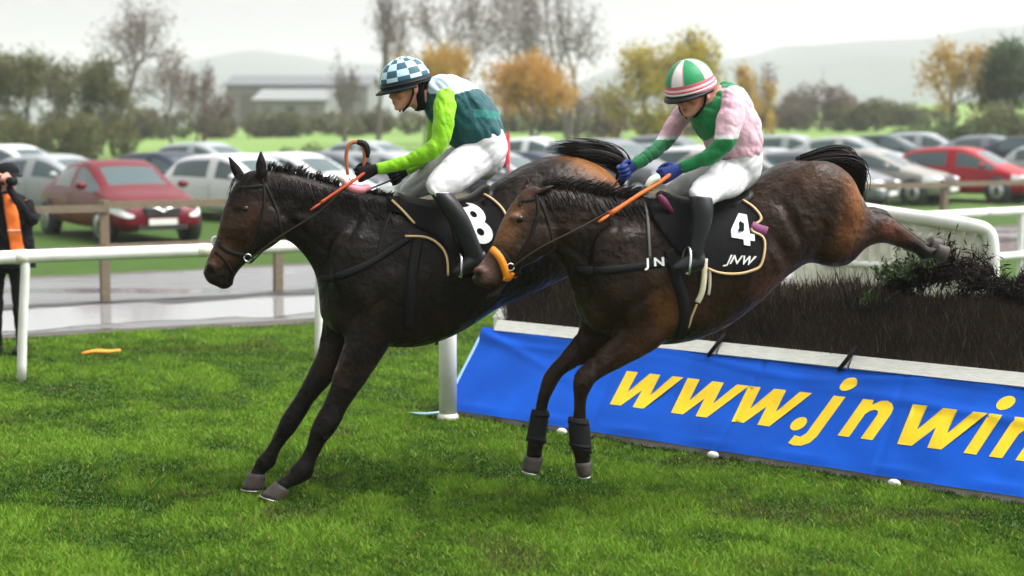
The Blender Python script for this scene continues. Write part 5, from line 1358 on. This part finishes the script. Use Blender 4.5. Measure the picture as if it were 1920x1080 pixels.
def car(label, kind, pm, loc, rot, chrome=False, plate=True):
    st = TYPES[kind]; SUVk = kind == 'suv'
    root = thing('parked_car', label, 'car', loc, rot, 'cars parked beyond the track')
    V, F, I = [], [], []; m_ = 8
    for x, zb, zs, zt, w, wt in st:
        half = [(0, zb), (w * .84, zb), (w * .985, zb + .10), (w * 1.0, (zb + zs) / 2 + .06), (w * .965, zs), (wt + .045, zt - .055), (wt - .02, zt - .012), (0, zt + .012)]
        for y, z in half: V.append((x, y, z))
        for y, z in half[1:-1]: V.append((x, -y, z))
    W = 14
    def idx(i, j): return i * W + j if j < 8 else i * W + 8 + (14 - j - 1) if False else i * W + (j if j <= 7 else 7 + (j - 7))
    # ring order: 0..7 then mirrored 6..1
    order = [0, 1, 2, 3, 4, 5, 6, 7, 13, 12, 11, 10, 9, 8]
    def part(i, j):
        jj = min(j, 13 - j)      # band number from the floor: 0..6
        if jj == 4:
            if i in (3,): return 'side_window'
            if i in (4,): return 'side_window'
            if i == 6: return 'side_window'
            if i == 7: return 'side_window'
        if jj == 6:
            if i == 7: return 'windscreen'
            if i == 2: return 'rear_window'
            if i == 10: return 'grille'
        if jj == 3 and i == 9: return 'headlight'
        if jj == 3 and i == 10: return 'headlight'
        if jj == 3 and i == 0: return 'rear_lamp'
        if jj == 1 and i in (10,): return 'bumper'
        return 'body'
    names = ['body', 'side_window', 'windscreen', 'rear_window', 'grille', 'headlight', 'rear_lamp', 'bumper']
    mats_ = {'body': pm, 'side_window': M_glass, 'windscreen': M_glass, 'rear_window': M_glass, 'grille': M_grille, 'headlight': M_lamp, 'rear_lamp': M_red_lamp, 'bumper': pm}
    for i in range(len(st) - 1):
        for j in range(14):
            a, b_ = order[j], order[(j + 1) % 14]
            F.append((i * W + a, (i + 1) * W + a, (i + 1) * W + b_, i * W + b_)); I.append(names.index(part(i, j)))
    F.append(tuple(order)); I.append(0); F.append(tuple((len(st) - 1) * W + k for k in reversed(order))); I.append(names.index('body'))
    me = mk(V, F); me.polygons.foreach_set('material_index', I)
    for nme in names: me.materials.append(mats_[nme])
    ev = subsurf_eval(me, 2)
    co = get_co(ev); polys = {}
    for p in ev.polygons:
        c = np.mean([co[v] for v in p.vertices], 0); nme = names[p.material_index]
        key = nme if nme in ('body', 'windscreen', 'rear_window', 'grille') else (nme, c[1] > 0, (c[0] > -.1) if nme == 'side_window' else 0)
        polys.setdefault(key, []).append(tuple(p.vertices))
    for key, fs in polys.items():
        nme = key if isinstance(key, str) else key[0]; used = sorted({v for f in fs for v in f}); mp = {v: k for k, v in enumerate(used)}
        link(nme, mk(co[used], [tuple(mp[v] for v in f) for f in fs]), mats_[nme], root)
    bpy.data.meshes.remove(ev)
    x0, x1 = st[0][0], st[-1][0]; wy = max(s_[4] for s_ in st); rad = .315 if not SUVk else .36
    for wx in (x0 + .78, x1 - .80):
        for sd in (1, -1):
            wh = bpy.data.objects.new('wheel', None); COL.objects.link(wh); wh.parent = root; wh.location = (wx, sd * (wy - .10), rad)
            link('arch', mk(*tube([(0, -.12 * sd, .02), (0, .098 * sd, .02)], rad * 1.17, 24)), M_grille, wh)
            link('tyre', mk(*tube([(0, -.10 * sd, 0), (0, -.09 * sd, 0), (0, .105 * sd, 0), (0, .115 * sd, 0)], [rad * .9, rad, rad, rad * .92], 24)), M_tyre, wh)
            link('rim', mk(*tube([(0, .10 * sd, 0), (0, .118 * sd, 0), (0, .112 * sd, 0)], [rad * .66, rad * .64, rad * .2], 20)), M_rim, wh)
    for sd in (1, -1):
        link('mirror', mk(*ellipsoid((st[8][0] - .32, sd * (wy + .07), st[8][2] + .10), (.07, .11, .07), 12, 8)), pm, root)
        link('door_seam', mk(*tube([(-.10, sd * (wy + .004), st[6][2] - .04), (-.10, sd * (wy + .012), .6), (-.10, sd * (wy - .012), .32)], .006, 4)), M_grille, root)
        link('door_handle', mk(*ellipsoid((-.32, sd * (wy + .008), st[6][2] - .12), (.09, .016, .018), 10, 6)), pm, root)
    for sd in (1, -1):
        xh, zh = st[10][0] - .02, st[10][2] - .01
        link('headlight', mk(*ellipsoid((xh - .10, sd * (st[10][4] - .20), zh), (.20, .21, .075), 14, 8, Rz(-sd * R(32)))), M_lamp, root)
    V, F = box((x1 - .005, 0, .56 if not SUVk else .70), (.05, .62, .10)); link('grille', mk(V, F, smooth=False), M_grille, root)
    if plate:
        V, F = box((x1 + .012, 0, .40 if not SUVk else .52), (.02, .52, .11)); link('number_plate', mk(V, F, smooth=False), M_plate, root)
        V, F = box((x1 - .0, 0, .30 if not SUVk else .42), (.03, .9, .08)); link('air_intake', mk(V, F, smooth=False), M_grille, root)
    if chrome:
        link('chrome_bar', mk(*tube([(x1 - .05, -.34, .66), (x1 + .015, -.12, .64), (x1 + .03, 0, .58), (x1 + .015, .12, .64), (x1 - .05, .34, .66)], .022, 8, 4)), M_chrome, root)
        for sd in (1, -1):
            link('grille_mesh', mk(*ellipsoid((x1 - .01, sd * .2, .62), (.03, .15, .045), 12, 8)), M_grille, root)
    return root
def place(px, py_base): P = ground_at(px, py_base); return (P[0], P[1], float(gz(P[0], P[1])))
P_red = paint('dark_red_paint', (.12, .003, .010)); P_red2 = paint('bright_red_paint', (.30, .005, .012)); P_sil = paint('silver_paint', (.30, .32, .33)); P_white = paint('white_paint', (.58, .59, .60))
P_navy = paint('dark_blue_paint', (.020, .026, .045)); P_grey = paint('grey_paint', (.16, .17, .19)); P_gold = paint('champagne_paint', (.27, .26, .235)); P_green = paint('dark_green_paint', (.02, .04, .04))
car('dark red saloon behind the timber fence, nearest car at left', 'saloon', P_red, place(222, 444), R(-57), chrome=True)
car('silver car mostly hidden behind the dark red saloon', 'saloon', P_sil, place(110, 405), R(-30))
car('dark navy hatchback between the dark red saloon and the white car by the horse\'s head', 'hatch', P_navy, place(330, 398), R(-40))
car('white car behind the near-black horse\'s head', 'hatch', P_white, place(455, 412), R(-40))
car('white hatchback with a bright windscreen behind the near-black horse\'s mane', 'hatch', P_white, place(560, 402), R(-35))
car('pale silver hatchback half hidden by the lime sleeve', 'hatch', P_sil, place(745, 396), R(-35))
car('silver estate car seen behind the lime-sleeved jockey\'s breeches', 'hatch', P_sil, place(930, 396), R(-33))
car('dark green car with a low roof between the two jockeys', 'saloon', P_green, place(1090, 370), R(-33))
car('dark hatchback behind the far blue glove', 'hatch', P_grey, place(1225, 372), R(-35))
car('white car behind the pink-jacketed jockey\'s arms', 'hatch', P_white, place(1330, 378), R(-33))
car('pale silver hatchback behind the pink-jacketed jockey\'s back', 'hatch', P_sil, place(1450, 382), R(-35))
car('champagne saloon with its bonnet beside the red hatchback', 'saloon', P_gold, place(1630, 382), R(-35))
car('silver saloon behind the champagne saloon', 'saloon', P_sil, place(1590, 352), R(-30))
car('bright red hatchback at the right behind the timber fence', 'hatch', P_red2, place(1810, 380), R(-38))
car('pale car roof showing behind the red hatchback', 'hatch', P_sil, place(1735, 345), R(-28))
car('dark car at the right edge behind the red hatchback', 'saloon', P_navy, place(1945, 352), R(-30))
car('silver car cut off by the right edge', 'hatch', P_sil, place(2010, 372), R(-35))

for lb, kd, pm, px, py, rt in (
    ('dark grey hatchback between the white hatchback and the lime sleeve', 'hatch', P_grey, 655, 394, -34), ('dark blue car beneath the lime-sleeved jockey\'s forearm', 'saloon', P_navy, 840, 394, -34),
    ('black-roofed car left of the far blue glove', 'saloon', P_navy, 1010, 388, -33), ('dark grey estate behind the near-black horse\'s raised tail', 'suv', P_grey, 1150, 384, -34), ('pale car directly behind the pink-jacketed jockey\'s hip', 'hatch', P_gold, 1400, 386, -35),
    ('grey hatchback just behind the bay horse\'s rump', 'hatch', P_grey, 1535, 388, -34), ('white hatchback in the second row at far left', 'hatch', P_white, 30, 372, -30), ('silver hatchback in the second row behind the dark navy car', 'hatch', P_sil, 395, 366, -32),
    ('silver car in the second row left of the teal jacket', 'saloon', P_sil, 700, 360, -32), ('white saloon in the second row right of the red pennant', 'saloon', P_white, 1010, 352, -30), ('grey car in the second row under the yellow green tree', 'hatch', P_grey, 1260, 350, -30),
    ('silver hatchback in the second row behind the pink jacket', 'hatch', P_sil, 1490, 350, -30), ('green saloon in the second row left of the red hatchback', 'saloon', P_green, 1660, 348, -30), ('grey saloon in the second row near the right edge', 'saloon', P_grey, 1860, 350, -30)):
    car(lb, kd, pm, place(px, py), R(rt))
# ================================================================== trees, hedges, sheds
M_bark = mat('grey_bark', (.115, .10, .088), .9, var=.3, vscale=6)
M_bark2 = mat('brown_bark', (.085, .065, .055), .9, var=.3, vscale=6)
def leafmat(name, c, c2): 
    return mat(name, c, .7, var=.5, vscale=1.6, dark=c2, spec=.15, translucent=.45)
M_olive = leafmat('olive_leaf', (.135, .135, .050), (.055, .060, .024)); M_gold = leafmat('gold_leaf', (.42, .27, .05), (.22, .14, .035)); M_orng = leafmat('orange_leaf', (.44, .25, .05), (.26, .14, .035))
M_yg = leafmat('yellow_green_leaf', (.40, .31, .035), (.13, .13, .025)); M_dkg = leafmat('dark_green_leaf', (.080, .115, .050), (.032, .046, .022)); M_pur = leafmat('brown_twig_haze', (.17, .125, .11), (.09, .066, .058)); M_hedge = leafmat('hedge_leaf', (.125, .125, .055), (.056, .058, .028))
def seg_tubes(segs, n=4):
    S = np.array([(*a, *b_, r0, r1) for a, b_, r0, r1 in segs]); A_, B_ = S[:, :3], S[:, 3:6]; D = B_ - A_; D /= np.linalg.norm(D, axis=1)[:, None] + 1e-9
    up = np.where(np.abs(D[:, 2:3]) < .9, [[0, 0, 1.0]], [[1.0, 0, 0]]); U = np.cross(D, up); U /= np.linalg.norm(U, axis=1)[:, None] + 1e-9; W = np.cross(D, U)
    V = []
    for k in range(n):
        a = 2 * math.pi * k / n; o = U * math.cos(a) + W * math.sin(a); V.append(A_ + o * S[:, 6:7])
    for k in range(n):
        a = 2 * math.pi * k / n; o = U * math.cos(a) + W * math.sin(a); V.append(B_ + o * S[:, 7:8])
    V = np.stack(V, 1).reshape(-1, 3); base = np.arange(len(S))[:, None] * (2 * n)
    F = np.concatenate([base + np.array([k, (k + 1) % n, n + (k + 1) % n, n + k]) for k in range(n)])
    return V, F
def grow(r_, h, levels, spread, trunk=.45, r0=.12, stems=1, lift=.35):
    segs, tips = [], []
    def br(p, d, ln, rad, lv):
        k = 3 if lv < 2 else 2; q = p; dd = d
        for i in range(k):
            dd = dd + r_.normal(0, .16, 3); dd[2] += .05 * lift; dd /= np.linalg.norm(dd); nq = q + dd * ln / k
            segs.append((q, nq, max(rad * (1 - .35 * i / k), .006), max(rad * (1 - .35 * (i + 1) / k), .005))); q = nq
            if lv > 0 and lv < levels and i < k - 1 and r_.random() < .75:
                e = dd + r_.normal(0, spread, 3); e[2] += lift * .4; e /= np.linalg.norm(e); br(q, e, ln * .62, rad * .5, lv + 1)
        if lv >= levels: tips.append(q); return
        for c in range(r_.integers(2, 4)):
            e = dd + r_.normal(0, spread, 3); e[2] += lift * .5; e /= np.linalg.norm(e); br(q, e, ln * (.62 + .16 * r_.random()), rad * .60, lv + 1)
    for s_ in range(stems):
        d = np.array([r_.normal(0, .10 * (1 + stems)), r_.normal(0, .10 * (1 + stems)), 1.0]); br(np.array([r_.normal(0, .08 * stems), r_.normal(0, .08 * stems), 0]), d / np.linalg.norm(d), h * trunk, r0, 0)
    return segs, tips
def leaf_mesh(C, size, r_, flat=.6):
    n_ = len(C); a = r_.normal(0, 1, (n_, 3)); a /= np.linalg.norm(a, axis=1)[:, None]; b_ = np.cross(a, r_.normal(0, 1, (n_, 3))); b_ /= np.linalg.norm(b_, axis=1)[:, None] + 1e-9
    s_ = size * (.6 + .8 * r_.random((n_, 1)))
    V = np.stack([C - a * s_, C + b_ * s_ * flat, C + a * s_, C - b_ * s_ * flat], 1).reshape(-1, 3)
    return mk_np(V, np.arange(4 * n_).reshape(-1, 4))
def tree(name, label, px, depth, top_py, width_px, kind, leafm=None, seed=0, nleaf=5000, leaf=.12, levels=4, stems=1, trunk=.42, bark=None, crown_from=.3, lift=.35, spread=.5, group='trees and shrubs beyond the car park', cat='tree', r0=None, gap=1.0):
    r_ = np.random.default_rng(seed + 11); d = ray(px, 245); X = d[0] * depth; z0 = float(gz(X, depth)); top = depth_at(px, top_py, depth)[2]; h = top - z0; wd = width_px / FPX * depth
    root = thing(name, label, cat, (X, depth, z0 - .05), r_.random() * .6 - .3, group)
    segs, tips = grow(r_, h, levels, spread, trunk, r0 or h * .018, stems, lift)
    P = np.array([s_[1] for s_ in segs]); hx = np.percentile(np.abs(P[:, :2]), 96) * 2; hz = P[:, 2].max()
    sc = np.array([wd / max(hx, .01), wd / max(hx, .01), h / hz]); sc[:2] = np.clip(sc[:2], .25, 3)
    segs = [(np.array(a) * sc, np.array(b_) * sc, q0, q1) for a, b_, q0, q1 in segs]
    V, F = seg_tubes(segs); link('trunk', mk_np(V, F, smooth=True), bark or M_bark, root)
    if leafm is not None:
        T = np.array(tips) * sc; T = T[T[:, 2] > h * crown_from * .6]
        k = r_.integers(0, len(T), nleaf); C = T[k] + r_.normal(0, 1, (nleaf, 3)) * np.array([wd * .060, wd * .060, h * .045]) * gap
        link('crown', leaf_mesh(C, leaf, r_), leafm, root)
    return root
def shrub(name, label, px, depth, top_py, width_px, leafm, seed, n_=3500, leaf=.11, lobes=7, cat='shrub', group='shrubs and hedges beyond the car park', base_drop=0.0, bark=None):
    r_ = np.random.default_rng(seed + 77); d = ray(px, 245); X = d[0] * depth; z0 = float(gz(X, depth)); h = depth_at(px, top_py, depth)[2] - z0; wd = width_px / FPX * depth
    root = thing(name, label, cat, (X, depth, z0 - .05), 0, group)
    segs, C = [], []
    for k in range(lobes):
        c = np.array([(k + .5) / lobes - .5, 0, 0]) * wd * .95 + np.array([r_.normal(0, wd * .05), r_.normal(0, .3), 0]); hh = h * (.65 + .38 * r_.random()) * (1 - .25 * abs(2 * (k + .5) / lobes - 1) ** 2)
        e = np.array([c[0], c[1], hh * .5]); m_ = n_ // lobes
        v = r_.normal(0, 1, (m_, 3)); v /= np.linalg.norm(v, axis=1)[:, None]; v *= (.35 + .65 * r_.random((m_, 1)) ** .5)
        v *= (1 + .35 * (vnoise(v[:, 0] * 3 + k * 7, v[:, 1] * 3, v[:, 2] * 3) - .5))[:, None]
        C.append(e + v * np.array([wd / lobes * 1.0, max(.5, wd / lobes * .9), hh * .52]))
        for q in range(5):
            t_ = e + r_.normal(0, 1, 3) * np.array([wd / lobes * .5, .3, hh * .3]); segs.append((np.array([c[0], c[1], 0]), t_, .04, .012))
    V, F = seg_tubes(segs); tag(link('stems', mk_np(V, F), bark or M_bark2, root), kind='stuff')
    link('foliage', leaf_mesh(np.concatenate(C), leaf, r_), leafm, root)
    return root
# left group
tree('poplar_tree', 'dense olive tree at the left edge behind the silver car', 55, 80, 104, 150, 'l', M_olive, 1, 8000, .09, stems=3, trunk=.30, crown_from=.1, lift=.6, gap=1.3)
tree('poplar_tree', 'olive tree with a pointed crown left of the tall bare tree', 195, 82, 112, 100, 'l', M_olive, 2, 6000, .085, stems=3, trunk=.30, crown_from=.1, lift=.6, gap=1.3)
tree('poplar_tree', 'thin greyish tree between the two olive trees at left', 122, 88, 125, 60, 'l', M_pur, 3, 1600, .08, stems=2, trunk=.32, lift=.6)
tree('bare_tree', 'tall bare tree rising out of the frame at upper left', 240, 84, -18, 200, 'b', M_pur, 4, 1500, .075, levels=5, stems=1, trunk=.34, bark=M_bark)
tree('bare_tree', 'leaning bare brown tree behind the dark navy hatchback', 318, 78, 98, 110, 'b', M_pur, 5, 1300, .075, levels=4, trunk=.36, bark=M_bark2)
tree('bare_tree', 'purplish leafless shrubby tree left of the farm sheds', 378, 92, 130, 100, 'b', M_pur, 6, 2600, .085, levels=4, stems=3, trunk=.25, bark=M_bark2, lift=.3)
tree('bare_tree', 'small bare tree above the checked helmet\'s left', 648, 95, 96, 70, 'b', M_pur, 7, 500, .08, levels=4, stems=2, trunk=.3, bark=M_bark)
tree('bare_tree', 'narrow bare tree directly behind the checked helmet', 712, 88, -30, 110, 'b', M_pur, 8, 500, .075, levels=5, stems=1, trunk=.34, bark=M_bark, lift=.6)
for k, (px, tp, wd, lb) in enumerate(((800, -40, 110, 'tall bare tree above the gold tree, leftmost of the central clump'), (870, -60, 120, 'tall bare tree second from left in the central clump'), (935, -60, 110, 'tall bare tree in the middle of the central clump'), (1000, -50, 110, 'tall bare tree second from right in the central clump'), (1062, -60, 120, 'thick forked bare tree at the right of the central clump'))):
    tree('bare_tree', lb, px, 96 + 2 * (k % 2), tp, wd * 1.5, 'b', M_pur, 20 + k, 1500, .085, levels=5, spread=.6, stems=1 if k < 4 else 2, trunk=.40, bark=M_bark, lift=.5, r0=.11 if k < 4 else .14)
tree('autumn_tree', 'golden autumn tree behind the teal jacketed jockey\'s back', 862, 86, 92, 140, 'l', M_gold, 31, 6500, .10, levels=4, stems=2, trunk=.3, crown_from=.2, bark=M_bark2, gap=1.25)
tree('autumn_tree', 'orange autumn tree right of the teal jacketed jockey', 992, 84, 108, 165, 'l', M_orng, 32, 7500, .10, levels=4, stems=3, trunk=.26, crown_from=.1, bark=M_bark2, gap=1.35)
tree('autumn_tree', 'yellow green tree left of the green and white helmet', 1252, 82, 66, 190, 'l', M_yg, 33, 8000, .10, levels=4, stems=3, trunk=.3, crown_from=.15, bark=M_bark2, gap=1.25)
tree('autumn_tree', 'small yellow tree just right of the pink jacketed jockey', 1405, 98, 122, 80, 'l', M_gold, 34, 1800, .10, levels=4, stems=2, trunk=.3, bark=M_bark2)
tree('bare_tree', 'grey leafless tree behind the pink jacketed jockey\'s shoulder', 1440, 104, 118, 90, 'b', M_pur, 35, 900, .09, levels=4, stems=2, trunk=.3, bark=M_bark)
tree('autumn_tree', 'sparse yellow tree on the right against the hazy hill', 1778, 84, 84, 150, 'l', M_gold, 36, 2600, .10, levels=4, stems=2, trunk=.34, bark=M_bark2)
tree('evergreen_tree', 'dark green rounded tree at the right edge', 1905, 82, 86, 150, 'l', M_dkg, 37, 9500, .11, levels=4, stems=3, trunk=.26, crown_from=.1, bark=M_bark2, gap=1.4)
shrub('shrub', 'reddish brown leafless shrub between the orange and yellow trees', 1120, 105, 138, 110, M_pur, 41, 2600, .11, 4)
shrub('shrub', 'brown leafless shrub in the middle of the right field edge', 1535, 118, 150, 130, M_pur, 42, 3600, .12, 5)
shrub('shrub', 'olive brown shrub right of the leafless one at the field edge', 1612, 114, 162, 90, M_hedge, 43, 2600, .12, 4)
shrub('hedge', 'long dark hedge across the left field', 330, 120, 196, 640, M_hedge, 44, 16000, .13, 22, 'hedge')
shrub('hedge', 'low hedge running behind the checked helmet and gold tree', 880, 124, 196, 560, M_hedge, 45, 13000, .13, 18, 'hedge')
shrub('hedge', 'clipped hedge along the top of the right field', 1570, 126, 176, 420, M_hedge, 46, 11000, .12, 16, 'hedge')
shrub('hedge', 'hedge in front of the yellow green tree', 1250, 110, 205, 260, M_hedge, 47, 7000, .12, 9, 'hedge')
shrub('shrub', 'dark green bush behind the white hatchback', 600, 56, 244, 110, M_dkg, 48, 4200, .05, 4)
shrub('shrub', 'dark undergrowth beneath the olive trees at left', 110, 76, 196, 240, M_olive, 49, 8000, .08, 7)
shrub('shrub', 'low green thicket behind the red hatchback', 1770, 72, 208, 190, M_dkg, 50, 6500, .075, 6)
shrub('shrub', 'olive thicket at the right edge in front of the rounded tree', 1885, 76, 184, 180, M_hedge, 51, 6500, .08, 5)
shrub('shrub', 'dark low bramble sloping into the right field', 1720, 68, 226, 110, M_dkg, 52, 3500, .06, 5)
# hedgerow dots on the hill slope
for k in range(26):
    pass
# farm sheds
M_roof = mat('grey_sheet_roof', (.12, .13, .14), .6, var=.15, vscale=.8, stretch=(8, 1, 1)); M_wall = mat('shed_wall', (.17, .17, .17), .8, var=.15, vscale=.6); M_pale = mat('pale_sheet_roof', (.20, .21, .21), .6, var=.12, vscale=.8, stretch=(8, 1, 1))
def shed(label, px0, px1, py_eave, py_ridge, py_base, depth, rm, wallm):
    a, b_ = depth_at(px0, 245, depth), depth_at(px1, 245, depth); L_ = b_[0] - a[0]; cx = (a[0] + b_[0]) / 2; zb = depth_at(px0, py_base, depth)[2]; ze = depth_at(px0, py_eave, depth)[2]; zr = depth_at(px0, py_ridge, depth)[2]; g0 = float(gz(cx, depth)) - .2
    o = thing('farm_shed', label, 'building', (cx, depth, g0)); W2 = 7.0; ze -= g0; zr -= g0
    V = [(-L_ / 2, 0, 0), (L_ / 2, 0, 0), (L_ / 2, 0, ze), (-L_ / 2, 0, ze), (-L_ / 2, 2 * W2, 0), (L_ / 2, 2 * W2, 0), (L_ / 2, 2 * W2, ze), (-L_ / 2, 2 * W2, ze), (-L_ / 2, W2, zr), (L_ / 2, W2, zr)]
    link('wall', mk(V, [(0, 1, 2, 3), (5, 4, 7, 6), (0, 3, 8, 7, 4), (1, 5, 6, 9, 2)], smooth=False), wallm, o)
    for s_ in (0, 1):
        y0, y1 = (-.4, W2) if s_ == 0 else (2 * W2 + .4, W2)
        V = [(-L_ / 2 - .4, y0, ze - .05), (L_ / 2 + .4, y0, ze - .05), (L_ / 2 + .4, y1, zr + .1), (-L_ / 2 - .4, y1, zr + .1)]; V += [(x, y, z + .12) for x, y, z in V]
        link('roof', mk(V, [(0, 1, 2, 3), (7, 6, 5, 4), (0, 4, 5, 1), (1, 5, 6, 2), (2, 6, 7, 3), (3, 7, 4, 0)], smooth=False), rm, o)
    for k in range(3):
        x = -L_ / 2 + L_ * (k + .5) / 3; V, F = box((x, -.06, ze * .4), (L_ * .13, .1, ze * .8)); link('door', mk(V, F, smooth=False), M_grille if k == 1 else M_bark, o)
    return o
shed('long grey farm shed with a dark roof behind the left field', 425, 690, 160, 141, 215, 175, M_roof, M_wall)
shed('lower pale roofed shed in front of the long grey shed', 480, 610, 188, 168, 215, 160, M_pale, M_wall)

# ================================================================== air
HZ = bpy.data.materials.new('haze_air'); HZ.use_nodes = True; N, L = HZ.node_tree.nodes, HZ.node_tree.links
N.remove(N['Principled BSDF']); pv = N.new('ShaderNodeVolumePrincipled'); pv.inputs['Color'].default_value = (.97, .95, 1.0, 1); pv.inputs['Density'].default_value = .00062; pv.inputs['Anisotropy'].default_value = .35
L.new(pv.outputs[0], N['Material Output'].inputs['Volume'])
V, F = box((0, 1430, 74), (5600, 3400, 154)); hz = link('haze', mk(V, F, smooth=False), HZ); tag(hz, 'pale autumn haze in the air', 'haze', kind='stuff')
